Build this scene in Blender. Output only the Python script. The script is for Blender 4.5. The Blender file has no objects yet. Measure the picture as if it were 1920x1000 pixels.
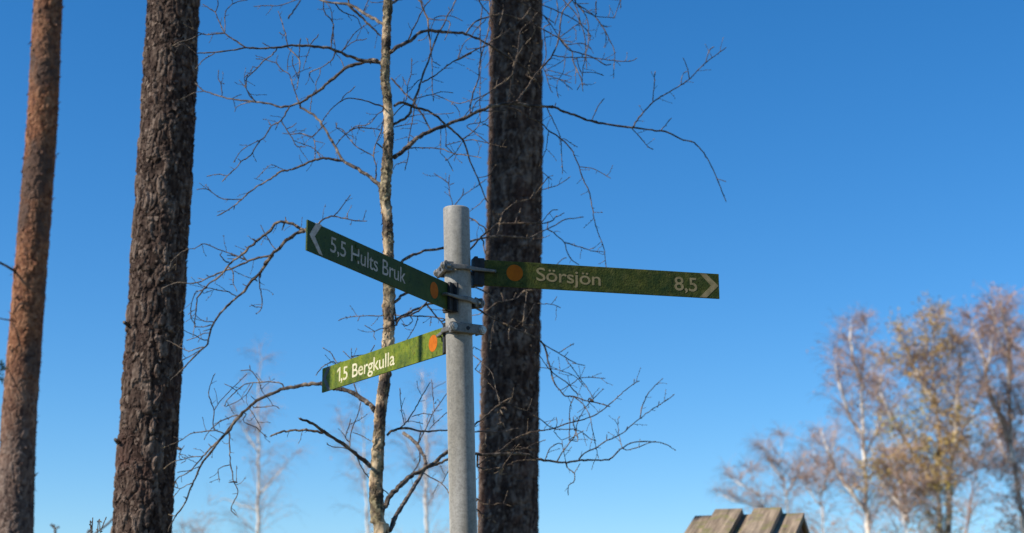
import bpy, math, random
import numpy as np
from mathutils import Vector, Matrix

random.seed(7)
rng = np.random.default_rng(11)
scene = bpy.context.scene
COL = scene.collection

# ---------------------------------------------------------------- camera, sky, sun, exposure
EYE = 1.6
PITCH = math.radians(14.0)
FPX = 3000.0
cam_d = bpy.data.cameras.new('camera')
cam = bpy.data.objects.new('camera', cam_d)
COL.objects.link(cam)
cam.location = (0, 0, EYE)
cam.rotation_euler = (math.radians(90) + PITCH, 0, 0)
cam_d.sensor_width = 36.0
cam_d.lens = 36.0 * FPX / 1920.0
cam_d.clip_start = 0.05
cam_d.clip_end = 3000
cam_d.dof.use_dof = True
cam_d.dof.focus_distance = 3.63
cam_d.dof.aperture_fstop = 5.3
scene.camera = cam

SUN_AZ = (-0.915, -0.403)          # horizontal direction towards the sun
SUN_EL = math.radians(37.0)
world = bpy.data.worlds.new('World')
scene.world = world
world.use_nodes = True
wn = world.node_tree.nodes
wl = world.node_tree.links
wn.clear()
sky = wn.new('ShaderNodeTexSky')
sky.sky_type = 'NISHITA'
sky.sun_disc = False
sky.sun_elevation = SUN_EL
sky.sun_rotation = math.atan2(SUN_AZ[0], SUN_AZ[1]) % (2 * math.pi)
sky.altitude = 0.0
sky.air_density = 1.0
sky.dust_density = 0.0
sky.ozone_density = 7.0
bg = wn.new('ShaderNodeBackground')
bg.inputs['Strength'].default_value = 0.0925
out = wn.new('ShaderNodeOutputWorld')
hsv = wn.new('ShaderNodeHueSaturation')
hsv.inputs['Saturation'].default_value = 1.22
wl.new(sky.outputs[0], hsv.inputs['Color'])
wl.new(hsv.outputs['Color'], bg.inputs['Color'])
wl.new(bg.outputs[0], out.inputs['Surface'])

sun_d = bpy.data.lights.new('sun', 'SUN')
sun_d.energy = 5.0
sun_d.angle = math.radians(0.53)
sun_d.color = (1.0, 0.93, 0.82)
sun = bpy.data.objects.new('sun', sun_d)
COL.objects.link(sun)
S = Vector((SUN_AZ[0] * math.cos(SUN_EL), SUN_AZ[1] * math.cos(SUN_EL), math.sin(SUN_EL))).normalized()
sun.rotation_euler = S.to_track_quat('Z', 'Y').to_euler()
sun.location = S * 30

scene.view_settings.view_transform = 'Standard'
scene.view_settings.look = 'None'
scene.view_settings.exposure = 0.72
scene.view_settings.gamma = 1.0
scene.view_settings.use_curve_mapping = False

# ---------------------------------------------------------------- helpers
CT, ST = math.cos(PITCH), math.sin(PITCH)


def ray(px, py):
    x, u = (px - 960.0), (500.0 - py)
    return np.array([x, FPX * CT - u * ST, FPX * ST + u * CT])


def P(px, py, Y):
    """World point at horizontal distance Y on the line of sight of a photo pixel."""
    d = ray(px, py)
    return d * (Y / d[1]) + np.array([0, 0, EYE])


def depth(p):
    return p[1] * CT + (p[2] - EYE) * ST


def link(o, parent=None):
    COL.objects.link(o)
    if parent is not None:
        o.parent = parent
    return o


def tag(o, label=None, cat=None, group=None, kind=None):
    if label: o['label'] = label
    if cat: o['category'] = cat
    if group: o['group'] = group
    if kind: o['kind'] = kind
    return o


def thing(name, loc, label, cat, group=None):
    o = bpy.data.objects.new(name, None)
    o.empty_display_size = 0.2
    o.location = loc
    link(o)
    return tag(o, label, cat, group)


class MB:
    def __init__(s, origin=(0, 0, 0)):
        s.v, s.f, s.m, s.n = [], [], [], 0
        s.o = np.array(origin, float)

    def add(s, verts, faces, mat=0):
        verts = np.asarray(verts, float)
        s.v.append(verts - s.o)
        n = s.n
        s.f.extend([tuple(i + n for i in fc) for fc in faces])
        s.m.extend([mat] * len(faces))
        s.n += len(verts)

    def tube(s, pts, rad, sides=5, mat=0, cap=True):
        pts = np.asarray(pts, float)
        n = len(pts)
        rad = np.broadcast_to(np.asarray(rad, float), (n,))
        t = np.gradient(pts, axis=0)
        t /= (np.linalg.norm(t, axis=1)[:, None] + 1e-12)
        ref = np.array([0, 1, 0.0]) if abs(t[0][1]) < 0.8 else np.array([1.0, 0, 0])
        a = np.cross(t, ref); a /= (np.linalg.norm(a, axis=1)[:, None] + 1e-9)
        b = np.cross(t, a)
        ang = np.arange(sides) * 2 * math.pi / sides
        ring = (pts[:, None, :] + rad[:, None, None] *
                (np.cos(ang)[None, :, None] * a[:, None, :] + np.sin(ang)[None, :, None] * b[:, None, :]))
        faces = []
        for i in range(n - 1):
            o0, o1 = i * sides, (i + 1) * sides
            for k in range(sides):
                k2 = (k + 1) % sides
                faces.append((o0 + k, o0 + k2, o1 + k2, o1 + k))
        if cap:
            faces.append(tuple(range(sides - 1, -1, -1)))
            faces.append(tuple((n - 1) * sides + k for k in range(sides)))
        s.add(ring.reshape(-1, 3), faces, mat)

    def box(s, c, ax, ay, az, hx, hy, hz, mat=0, bev=0.0):
        """Box with half sizes along three unit axes; bev chamfers the edges along az/ax outline."""
        c = np.asarray(c, float)
        ax, ay, az = (np.asarray(q, float) for q in (ax, ay, az))
        b = bev
        if b <= 0:
            vs, fs = [], []
            for sx in (-1, 1):
                for sy in (-1, 1):
                    for sz in (-1, 1):
                        vs.append(c + ax * hx * sx + ay * hy * sy + az * hz * sz)
            fs = [(0, 1, 3, 2), (4, 6, 7, 5), (0, 4, 5, 1), (2, 3, 7, 6), (0, 2, 6, 4), (1, 5, 7, 3)]
            s.add(vs, fs, mat)
            return
        # octagon section in ay/az, inset ends along ax
        sec = [(-hy + b, -hz), (hy - b, -hz), (hy, -hz + b), (hy, hz - b), (hy - b, hz), (-hy + b, hz), (-hy, hz - b), (-hy, -hz + b)]
        vs = []
        for xx, k in ((-hx, 1), (-hx + b, 0), (hx - b, 0), (hx, 1)):
            for (y, z) in sec:
                yy = y - math.copysign(b * 0.6, y) * k
                zz = z - math.copysign(b * 0.6, z) * k
                vs.append(c + ax * xx + ay * yy + az * zz)
        fs = []
        for i in range(3):
            for k in range(8):
                k2 = (k + 1) % 8
                fs.append((i * 8 + k, i * 8 + k2, (i + 1) * 8 + k2, (i + 1) * 8 + k))
        fs.append(tuple(range(7, -1, -1)))
        fs.append(tuple(24 + k for k in range(8)))
        s.add(vs, fs, mat)

    def prism(s, poly, c, ax, ay, az, h, mat=0):
        """2-D outline (in ax, ay) extruded along az by h."""
        c = np.asarray(c, float); ax, ay, az = (np.asarray(q, float) for q in (ax, ay, az))
        n = len(poly)
        vs = [c + ax * p[0] + ay * p[1] for p in poly] + [c + ax * p[0] + ay * p[1] + az * h for p in poly]
        fs = [tuple(range(n - 1, -1, -1)), tuple(range(n, 2 * n))]
        for k in range(n):
            k2 = (k + 1) % n
            fs.append((k, k2, n + k2, n + k))
        s.add(vs, fs, mat)

    def quads(s, c, a, b, mat=0):
        """many little quads: centres c, half axes a and b (N,3 each)"""
        n = len(c)
        v = np.stack([c - a - b, c + a - b * 0.3, c + a + b, c - a + b * 0.3], 1).reshape(-1, 3)
        s.add(v, [(4 * i, 4 * i + 1, 4 * i + 2, 4 * i + 3) for i in range(n)], mat)

    def build(s, name, mats, parent=None, smooth=False):
        me = bpy.data.meshes.new(name)
        v = np.concatenate(s.v) if s.v else np.zeros((0, 3))
        me.from_pydata(v.tolist(), [], s.f)
        if not isinstance(mats, (list, tuple)): mats = [mats]
        for m in mats: me.materials.append(m)
        if len(mats) > 1: me.polygons.foreach_set('material_index', s.m)
        if smooth: me.polygons.foreach_set('use_smooth', [True] * len(me.polygons))
        me.update()
        o = bpy.data.objects.new(name, me)
        return link(o, parent)


def fix_normals(o):
    import bmesh
    bm = bmesh.new(); bm.from_mesh(o.data)
    bmesh.ops.recalc_face_normals(bm, faces=bm.faces)
    bm.to_mesh(o.data); bm.free()


def smooth_line(p, step):
    """Catmull-Rom through points, resampled about every step."""
    p = np.asarray(p, float)
    if len(p) < 2: return p
    q = np.vstack([2 * p[0] - p[1], p, 2 * p[-1] - p[-2]])
    res = []
    for i in range(1, len(q) - 2):
        n = max(1, int(round(np.linalg.norm(q[i + 1][:2] - q[i][:2]) / step)))
        t = np.arange(n)[:, None] / n
        p0, p1, p2, p3 = q[i - 1], q[i], q[i + 1], q[i + 2]
        res.append(0.5 * ((2 * p1) + (-p0 + p2) * t + (2 * p0 - 5 * p1 + 4 * p2 - p3) * t ** 2 + (-p0 + 3 * p1 - 3 * p2 + p3) * t ** 3))
    res.append(p[-1:])
    return np.vstack(res)


# numpy noise, periodic in the first coordinate
def vnoise(u, v, nu, seed):
    r = np.random.default_rng(seed)
    nv = 512
    tab = r.random((nu, nv))
    iu, iv = np.floor(u).astype(int), np.floor(v).astype(int)
    fu, fv = u - iu, v - iv
    fu = fu * fu * (3 - 2 * fu); fv = fv * fv * (3 - 2 * fv)
    g = lambda a, b: tab[a % nu, b % nv]
    return (g(iu, iv) * (1 - fu) + g(iu + 1, iv) * fu) * (1 - fv) + (g(iu, iv + 1) * (1 - fu) + g(iu + 1, iv + 1) * fu) * fv


def fbm(th, z, nu, sz, seed, octs=3):
    a, s, tot = 1.0, 0.0, 0.0
    for k in range(octs):
        s = s + a * vnoise(th * nu * 2 ** k / (2 * math.pi), z / sz * 2 ** k, nu * 2 ** k, seed + k)
        tot += a; a *= 0.5
    return s / tot


def cells(u, v, nu, seed, jit=0.85):
    r = np.random.default_rng(seed)
    nv = 256
    ju = (r.random((nu, nv)) - 0.5) * jit; jv = (r.random((nu, nv)) - 0.5) * jit; idt = r.random((nu, nv))
    iu, iv = np.floor(u).astype(int), np.floor(v).astype(int)
    f1 = np.full(u.shape, 9.0); f2 = np.full(u.shape, 9.0); cid = np.zeros(u.shape)
    for du in (-1, 0, 1):
        for dv in (-1, 0, 1):
            a, b = iu + du, iv + dv
            am, bm_ = a % nu, b % nv
            d = np.hypot(u - (a + 0.5 + ju[am, bm_]), v - (b + 0.5 + jv[am, bm_]))
            m1 = d < f1
            f2 = np.where(m1, f1, np.minimum(f2, d))
            cid = np.where(m1, idt[am, bm_], cid)
            f1 = np.where(m1, d, f1)
    return f1, f2, cid


def sstep(a, b, x):
    t = np.clip((x - a) / (b - a), 0, 1)
    return t * t * (3 - 2 * t)


def trunk_mesh(name, centers, radii, nth, rows_z, relief, mat, parent, origin, smooth=False):
    """Closed trunk skin: centres/radii sampled over height, relief(th, z) -> (offset in m, colour value)."""
    c = np.asarray(centers, float)
    zs = c[:, 2]
    cx = np.interp(rows_z, zs, c[:, 0]); cy = np.interp(rows_z, zs, c[:, 1]); rr = np.interp(rows_z, zs, radii)
    th = np.arange(nth) * 2 * math.pi / nth
    TH, Z = np.meshgrid(th, rows_z)
    off, colv = relief(TH, Z)
    R = rr[:, None] + off
    X = cx[:, None] + R * np.cos(TH); Yy = cy[:, None] + R * np.sin(TH)
    V = np.stack([X, Yy, Z], -1).reshape(-1, 3) - np.asarray(origin)
    nr = len(rows_z)
    i = np.arange(nr - 1)[:, None] * nth; k = np.arange(nth)[None, :]; k2 = (k + 1) % nth
    F = np.stack([i + k, i + k2, i + nth + k2, i + nth + k], -1).reshape(-1, 4)
    me = bpy.data.meshes.new(name)
    me.vertices.add(len(V)); me.vertices.foreach_set('co', V.astype(np.float32).ravel())
    me.loops.add(F.size); me.loops.foreach_set('vertex_index', F.astype(np.int32).ravel())
    me.polygons.add(len(F)); me.polygons.foreach_set('loop_start', np.arange(0, F.size, 4, dtype=np.int32))
    me.update(calc_edges=True)
    me.polygons.foreach_set('use_smooth', np.full(len(F), smooth))
    at = me.attributes.new('plate', 'FLOAT', 'POINT')
    at.data.foreach_set('value', colv.astype(np.float32).ravel())
    me.materials.append(mat)
    o = bpy.data.objects.new(name, me)
    return link(o, parent)


# ---------------------------------------------------------------- materials
def new_mat(name, rough=0.8, spec=0.3, dr=0.6):
    m = bpy.data.materials.new(name); m.use_nodes = True
    b = m.node_tree.nodes['Principled BSDF']
    b.inputs['Roughness'].default_value = rough
    b.inputs['Specular IOR Level'].default_value = spec
    b.inputs['Diffuse Roughness'].default_value = dr
    return m, m.node_tree.nodes, m.node_tree.links, b


def ramp(n, l, fac, stops):
    r = n.new('ShaderNodeValToRGB')
    e = r.color_ramp.elements
    while len(e) > 1: e.remove(e[-1])
    e[0].position = stops[0][0]; e[0].color = (*stops[0][1], 1)
    for p, c in stops[1:]:
        q = e.new(p); q.color = (*c, 1)
    l.new(fac, r.inputs['Fac'])
    return r.outputs['Color']


def noise(n, l, scale, detail=4, vec=None, rough=0.55, stretch=None):
    t = n.new('ShaderNodeTexNoise')
    t.inputs['Scale'].default_value = scale; t.inputs['Detail'].default_value = detail; t.inputs['Roughness'].default_value = rough
    if vec is None:
        vec = n.new('ShaderNodeTexCoord').outputs['Object']
    if stretch:
        mp = n.new('ShaderNodeMapping'); mp.inputs['Scale'].default_value = stretch
        l.new(vec, mp.inputs['Vector']); vec = mp.outputs['Vector']
    l.new(vec, t.inputs['Vector'])
    return t.outputs['Fac']


def mix(n, l, fac, a, b, mode='MIX'):
    x = n.new('ShaderNodeMix'); x.data_type = 'RGBA'; x.blend_type = mode
    def put(sock, v):
        if isinstance(v, (int, float)): sock.default_value = v
        elif isinstance(v, tuple): sock.default_value = (*v, 1)
        else: l.new(v, sock)
    put(x.inputs[0], fac); put(x.inputs[6], a); put(x.inputs[7], b)
    return x.outputs[2]


def bump(n, l, b, h, strength=0.4, dist=0.01):
    k = n.new('ShaderNodeBump'); k.inputs['Strength'].default_value = strength; k.inputs['Distance'].default_value = dist
    l.new(h, k.inputs['Height']); l.new(k.outputs['Normal'], b.inputs['Normal'])


def attr(n, name):
    a = n.new('ShaderNodeAttribute'); a.attribute_name = name
    return a.outputs['Fac']


def simple(name, stops, scale, rough=0.8, spec=0.3, detail=4, bs=0.0, bd=0.005, stretch=None, metal=0.0):
    m, n, l, b = new_mat(name, rough, spec)
    f = noise(n, l, scale, detail, stretch=stretch)
    l.new(ramp(n, l, f, stops), b.inputs['Base Color'])
    b.inputs['Metallic'].default_value = metal
    if bs: bump(n, l, b, f, bs, bd)
    return m


def mat_pine_grey():
    m, n, l, b = new_mat('pine_bark_grey', 0.9, 0.15)
    c1 = ramp(n, l, attr(n, 'plate'), [(0, (0.034, 0.02, 0.015)), (0.3, (0.066, 0.04, 0.03)), (0.55, (0.115, 0.076, 0.057)), (0.95, (0.27, 0.2, 0.155))])
    f = noise(n, l, 90, 5, stretch=(1, 1, 0.45))
    c2 = ramp(n, l, f, [(0.25, (0.45, 0.4, 0.38)), (0.6, (1, 1, 1)), (0.8, (1.2, 1.15, 1.1))])
    col = mix(n, l, 1.0, c1, c2, 'MULTIPLY')
    w = noise(n, l, 7, 4)
    col = mix(n, l, ramp(n, l, w, [(0.55, (0, 0, 0)), (0.75, (0.6, 0.6, 0.6))]), col, (0.12, 0.06, 0.045))
    l.new(col, b.inputs['Base Color'])
    bump(n, l, b, f, 0.5, 0.004)
    return m


def mat_pine_orange():
    m, n, l, b = new_mat('pine_bark_orange', 0.85, 0.2)
    c1 = ramp(n, l, attr(n, 'plate'), [(0, (0.15, 0.06, 0.035)), (0.4, (0.31, 0.135, 0.065)), (0.8, (0.43, 0.22, 0.115))])
    f = noise(n, l, 60, 5)
    c2 = ramp(n, l, f, [(0.3, (0.5, 0.45, 0.42)), (0.65, (1.05, 1, 1))])
    col = mix(n, l, 1.0, c1, c2, 'MULTIPLY')
    g = noise(n, l, 4.0, 5, stretch=(1.6, 1.6, 1))
    col = mix(n, l, ramp(n, l, g, [(0.47, (0, 0, 0)), (0.6, (0.75, 0.75, 0.75))]), col, (0.09, 0.062, 0.05))
    sx = n.new('ShaderNodeSeparateXYZ'); l.new(n.new('ShaderNodeTexCoord').outputs['Object'], sx.inputs[0])
    ad = n.new('ShaderNodeMath'); ad.operation = 'MULTIPLY_ADD'; ad.inputs[1].default_value = 1.1
    l.new(noise(n, l, 5, 4), ad.inputs[0]); l.new(sx.outputs['Z'], ad.inputs[2])
    mr = n.new('ShaderNodeMapRange'); mr.inputs['From Min'].default_value = 3.75; mr.inputs['From Max'].default_value = 2.95
    l.new(ad.outputs[0], mr.inputs['Value'])
    low = ramp(n, l, attr(n, 'plate'), [(0, (0.06, 0.036, 0.03)), (0.45, (0.14, 0.09, 0.07)), (0.9, (0.26, 0.19, 0.15))])
    col = mix(n, l, mr.outputs[0], col, low)
    l.new(col, b.inputs['Base Color'])
    bump(n, l, b, f, 0.5, 0.004)
    return m


def mat_birch_bark():
    m, n, l, b = new_mat('birch_bark_young', 0.75, 0.25)
    f = noise(n, l, 26, 6, stretch=(1, 1, 0.7), rough=0.65)
    g = noise(n, l, 9, 4)
    c = ramp(n, l, f, [(0.38, (0.03, 0.022, 0.018)), (0.47, (0.1, 0.065, 0.04)), (0.53, (0.4, 0.28, 0.165)), (0.66, (0.7, 0.55, 0.36))])
    lich = ramp(n, l, noise(n, l, 75, 4), [(0.44, (0.035, 0.028, 0.016)), (0.54, (0.19, 0.15, 0.075)), (0.68, (0.42, 0.36, 0.21))])
    col = mix(n, l, ramp(n, l, g, [(0.46, (0, 0, 0)), (0.58, (0.8, 0.8, 0.8))]), c, lich)
    l.new(col, b.inputs['Base Color'])
    bump(n, l, b, f, 0.7, 0.004)
    return m


def mat_far_birch():
    m, n, l, b = new_mat('birch_bark_white', 0.75, 0.2)
    f = noise(n, l, 2.2, 5, stretch=(1, 1, 1.4), rough=0.7)
    c = ramp(n, l, f, [(0.34, (0.06, 0.045, 0.04)), (0.43, (0.36, 0.28, 0.22)), (0.5, (0.78, 0.7, 0.6)), (0.7, (0.85, 0.8, 0.72))])
    l.new(c, b.inputs['Base Color'])
    return m


def mat_sign():
    m, n, l, b = new_mat('sign_green_paint', 0.6, 0.12, 0.3)
    tc = n.new('ShaderNodeTexCoord').outputs['Object']
    f = noise(n, l, 55, 6, tc, 0.7)
    big = noise(n, l, 9, 4, tc)
    base = ramp(n, l, big, [(0.35, (0.009, 0.031, 0.016)), (0.55, (0.017, 0.043, 0.014)), (0.72, (0.034, 0.052, 0.013))])
    young = ramp(n, l, f, [(0.3, (0.075, 0.12, 0.01)), (0.5, (0.155, 0.195, 0.012)), (0.75, (0.24, 0.245, 0.03))])
    old = ramp(n, l, f, [(0.3, (0.026, 0.038, 0.008)), (0.52, (0.072, 0.08, 0.014)), (0.75, (0.15, 0.135, 0.04))])
    ol = n.new('ShaderNodeAttribute'); ol.attribute_type = 'OBJECT'; ol.attribute_name = 'olive'
    algae = mix(n, l, ol.outputs['Fac'], young, old)
    a = n.new('ShaderNodeAttribute'); a.attribute_type = 'OBJECT'; a.attribute_name = 'algae'
    ma = n.new('ShaderNodeMath'); ma.operation = 'MULTIPLY'
    g = noise(n, l, 20, 5, tc, 0.65)
    l.new(ramp(n, l, g, [(0.3, (0.3, 0.3, 0.3)), (0.62, (1, 1, 1))]), ma.inputs[0]); l.new(a.outputs['Fac'], ma.inputs[1])
    col = mix(n, l, ma.outputs[0], base, algae)
    spots = ramp(n, l, noise(n, l, 130, 3, tc), [(0.3, (0.55, 0.5, 0.45)), (0.42, (1, 1, 1))])
    col = mix(n, l, 1.0, col, spots, 'MULTIPLY')
    l.new(col, b.inputs['Base Color'])
    k = n.new('ShaderNodeBump'); k.inputs['Distance'].default_value = 0.003
    l.new(noise(n, l, 210, 4, tc, 0.6), k.inputs['Height']); 
    mm = n.new('ShaderNodeMath'); mm.operation = 'MULTIPLY'; mm.inputs[1].default_value = 0.5
    l.new(a.outputs['Fac'], mm.inputs[0]); l.new(mm.outputs[0], k.inputs['Strength'])
    l.new(k.outputs['Normal'], b.inputs['Normal'])
    return m


def mat_letter(name, c_clean, c_worn):
    m, n, l, b = new_mat(name, 0.65, 0.12, 0.3)
    tc = n.new('ShaderNodeTexCoord').outputs['Object']
    f = noise(n, l, 95, 5, tc, 0.7)
    g = noise(n, l, 24, 4, tc, 0.6)
    col = mix(n, l, ramp(n, l, f, [(0.4, (0.0, 0.0, 0.0)), (0.72, (0.7, 0.7, 0.7))]), c_clean, c_worn)
    col = mix(n, l, ramp(n, l, g, [(0.5, (0, 0, 0)), (0.72, (0.55, 0.55, 0.55))]), col, c_worn)
    l.new(col, b.inputs['Base Color'])
    return m


def mat_galv(name='galvanised_steel', lo=(0.26, 0.247, 0.222), hi=(0.4, 0.377, 0.336), metal=0.0, rough=0.55):
    m, n, l, b = new_mat(name, rough, 0.4, 1.0)
    f = noise(n, l, 220, 4, rough=0.65)
    g = noise(n, l, 14, 5, stretch=(1, 1, 0.35))
    c = ramp(n, l, f, [(0.25, lo), (0.55, hi), (0.8, tuple(min(1, x * 1.08) for x in hi))])
    st = noise(n, l, 5, 5, stretch=(9, 9, 0.5))
    c = mix(n, l, 1.0, c, ramp(n, l, st, [(0.3, (0.8, 0.78, 0.74)), (0.55, (1, 1, 1))]), 'MULTIPLY')
    c = mix(n, l, 1.0, c, ramp(n, l, g, [(0.32, (0.74, 0.72, 0.66)), (0.58, (1, 1, 1))]), 'MULTIPLY')
    l.new(c, b.inputs['Base Color'])
    b.inputs['Metallic'].default_value = metal
    vo = n.new('ShaderNodeTexVoronoi'); vo.inputs['Scale'].default_value = 120
    l.new(n.new('ShaderNodeTexCoord').outputs['Object'], vo.inputs['Vector'])
    sp_ = ramp(n, l, vo.outputs['Color'], [(0.2, (0.9, 0.9, 0.9)), (0.8, (1.06, 1.06, 1.06))])
    c = mix(n, l, 1.0, c, sp_, 'MULTIPLY')
    gr = noise(n, l, 3.2, 6, stretch=(1.5, 1.5, 1), rough=0.7)
    c = mix(n, l, ramp(n, l, gr, [(0.54, (0, 0, 0)), (0.7, (0.45, 0.45, 0.45))]), c, (0.17, 0.155, 0.12))
    l.new(c, b.inputs['Base Color'])
    bump(n, l, b, f, 0.12, 0.001)
    return m


M_PINE = mat_pine_grey()
M_ORANGE = mat_pine_orange()
M_BIRCH = mat_birch_bark()
M_FAR = mat_far_birch()
M_SIGN = mat_sign()
M_GALV = mat_galv()
M_STEEL = mat_galv('bolt_steel', (0.3, 0.28, 0.26), (0.5, 0.48, 0.45), 0.6, 0.42)
M_CLAMP = mat_galv('clamp_steel', (0.1, 0.095, 0.09), (0.2, 0.19, 0.178), 0.35, 0.5)
M_RUBBER = simple('black_rubber', [(0.3, (0.012, 0.012, 0.013)), (0.7, (0.03, 0.03, 0.032))], 60, 0.6)
M_LETTER = mat_letter('reflective_lettering', (0.5, 0.46, 0.42), (0.2, 0.175, 0.14))
M_LETTER_MOSS = mat_letter('mossy_lettering', (0.31, 0.245, 0.13), (0.12, 0.1, 0.04))
M_LETTER_WARM = mat_letter('yellowed_lettering', (0.56, 0.52, 0.37), (0.3, 0.27, 0.11))
M_ARROW_DARK = mat_letter('dark_arrow_film', (0.13, 0.13, 0.12), (0.07, 0.07, 0.06))  # much darker film colour, used for the lowest sign's arrow alone
M_DOT = mat_letter('orange_sticker', (0.44, 0.115, 0.005), (0.3, 0.07, 0.005))
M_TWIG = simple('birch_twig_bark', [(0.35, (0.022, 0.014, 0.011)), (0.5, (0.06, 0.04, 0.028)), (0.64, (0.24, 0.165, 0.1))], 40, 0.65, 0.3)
M_LIMB = simple('birch_limb_bark', [(0.36, (0.03, 0.022, 0.018)), (0.5, (0.085, 0.064, 0.05)), (0.66, (0.24, 0.19, 0.14))], 45, 0.75, 0.25, bs=0.6, bd=0.003)
M_BUD = simple('birch_bud', [(0.4, (0.06, 0.04, 0.025)), (0.65, (0.26, 0.19, 0.09))], 60, 0.6)
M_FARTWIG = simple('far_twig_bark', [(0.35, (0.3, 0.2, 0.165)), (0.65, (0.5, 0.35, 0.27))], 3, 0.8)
M_CATKIN = simple('catkin_ochre', [(0.3, (0.4, 0.22, 0.08)), (0.5, (0.45, 0.3, 0.08)), (0.7, (0.42, 0.37, 0.08))], 1.2, 0.8)
M_CATKIN_RED = simple('catkin_brown', [(0.3, (0.36, 0.2, 0.13)), (0.7, (0.48, 0.28, 0.15))], 1.2, 0.8)
M_NEEDLE = simple('pine_needles', [(0.3, (0.02, 0.05, 0.03)), (0.7, (0.05, 0.1, 0.045))], 3, 0.7)
def mat_wood():
    m, n, l, b = new_mat('weathered_wood', 0.85, 0.2)
    tc = n.new('ShaderNodeTexCoord').outputs['Object']
    inf = n.new('ShaderNodeObjectInfo').outputs['Random']
    ad = n.new('ShaderNodeVectorMath'); ad.operation = 'ADD'
    l.new(tc, ad.inputs[0]); l.new(inf, ad.inputs[1])
    v = ad.outputs[0]
    gr = noise(n, l, 60, 5, v, 0.65, (0.05, 1, 1))
    c = ramp(n, l, gr, [(0.3, (0.075, 0.055, 0.04)), (0.48, (0.2, 0.15, 0.105)), (0.68, (0.35, 0.27, 0.19))])
    st = noise(n, l, 9, 4, v)
    c = mix(n, l, ramp(n, l, st, [(0.5, (0, 0, 0)), (0.7, (0.6, 0.6, 0.6))]), c, (0.1, 0.085, 0.07))
    ms = noise(n, l, 14, 4, v)
    c = mix(n, l, ramp(n, l, ms, [(0.52, (0, 0, 0)), (0.66, (0.7, 0.7, 0.7))]), c, (0.16, 0.155, 0.05))
    l.new(c, b.inputs['Base Color'])
    bump(n, l, b, gr, 0.6, 0.003)
    return m


M_WOOD = mat_wood()
M_WOODRED = simple('brown_stained_wood', [(0.3, (0.08, 0.03, 0.018)), (0.7, (0.14, 0.055, 0.03))], 9, 0.8)
M_SHRUB = simple('sapling_bark', [(0.3, (0.1, 0.07, 0.05)), (0.7, (0.22, 0.16, 0.12))], 30, 0.75)
M_GROUND = simple('forest_floor', [(0.3, (0.06, 0.05, 0.03)), (0.5, (0.12, 0.1, 0.05)), (0.7, (0.13, 0.14, 0.05))], 1.3, 0.95, 0.1, 8, 0.8, 0.05)

# ---------------------------------------------------------------- ground
g = MB()
N = 60
xs = np.linspace(-1, 1, N + 1); xs = np.sign(xs) * np.abs(xs) ** 2.2 * 900
gx, gy = np.meshgrid(xs, xs)
gz = 0.06 * np.sin(gx * 0.31 + 1) * np.cos(gy * 0.27) - 0.06
gz = gz * np.clip(np.hypot(gx, gy) / 12, 0, 1)
gv = np.stack([gx, gy, gz], -1).reshape(-1, 3)
gf = [(j * (N + 1) + i, j * (N + 1) + i + 1, (j + 1) * (N + 1) + i + 1, (j + 1) * (N + 1) + i) for j in range(N) for i in range(N)]
g.add(gv, gf)
tag(g.build('ground', M_GROUND, smooth=True), 'forest floor of dry grass and needle litter', kind='structure')

# ---------------------------------------------------------------- pine trees


def ridged(th, z, nu, sz, seed, octs=3):
    a, t, tot = 1.0, 0.0, 0.0
    for k in range(octs):
        n = vnoise(th * nu * 2 ** k / (2 * math.pi), z / sz * 2 ** k, nu * 2 ** k, seed + k)
        t = t + a * (1 - np.abs(2 * n - 1)); tot += a; a *= 0.5
    return t / tot


def pine_relief(nu, cell_h, deep, seed, sharp=(0.03, 0.3)):
    """furrowed bark: long upright plates split by wandering fissures, each plate a stack of thin scales"""
    def f(TH, Z):
        wu = (fbm(TH, Z, 5, 0.12, seed, 3) - 0.5) * 1.2
        wv = (fbm(TH, Z, 9, 0.05, seed + 20, 3) - 0.5) * 1.4
        f1, f2, cid = cells(TH * nu / (2 * math.pi) + wu, Z / cell_h + wv, nu, seed + 40, 1.0)
        plate = sstep(sharp[0], sharp[1], f2 - f1)
        g1, g2, gid = cells(TH * nu * 2 / (2 * math.pi) + wu * 1.6, Z / cell_h * 1.7 + wv * 1.8, nu * 2, seed + 60, 1.0)
        chips = sstep(0.02, 0.1, g2 - g1)
        h1, h2, hid = cells(TH * nu * 4 / (2 * math.pi) + wu * 3, Z / cell_h * 3.6 + wv * 3.5, nu * 4, seed + 70, 1.0)
        fine = fbm(TH, Z, 40, 0.009, seed + 80, 3)
        med = fbm(TH, Z, 10, 0.06, seed + 85, 3)
        big = fbm(TH, Z, 3, 0.4, seed + 90, 2) - 0.5
        off = deep * (0.7 * plate * (0.3 + 0.8 * cid) + 0.5 * chips * gid + 0.34 * hid + 0.4 * (med - 0.5) + 0.3 * (fine - 0.5)) + big * deep * 0.6 - deep * 0.75
        colv = np.clip(0.25 * cid + 0.42 * gid ** 1.5 + 0.4 * hid + 0.5 * (med - 0.5) + 0.5 * (fine - 0.5), 0, 1)
        return off, colv
    return f


def rows(z0, lo, hi, z1, fine, coarse=0.12):
    return np.concatenate([np.arange(z0, lo, coarse), np.arange(lo, hi, fine), np.arange(hi, z1 + coarse, coarse)])


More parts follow.
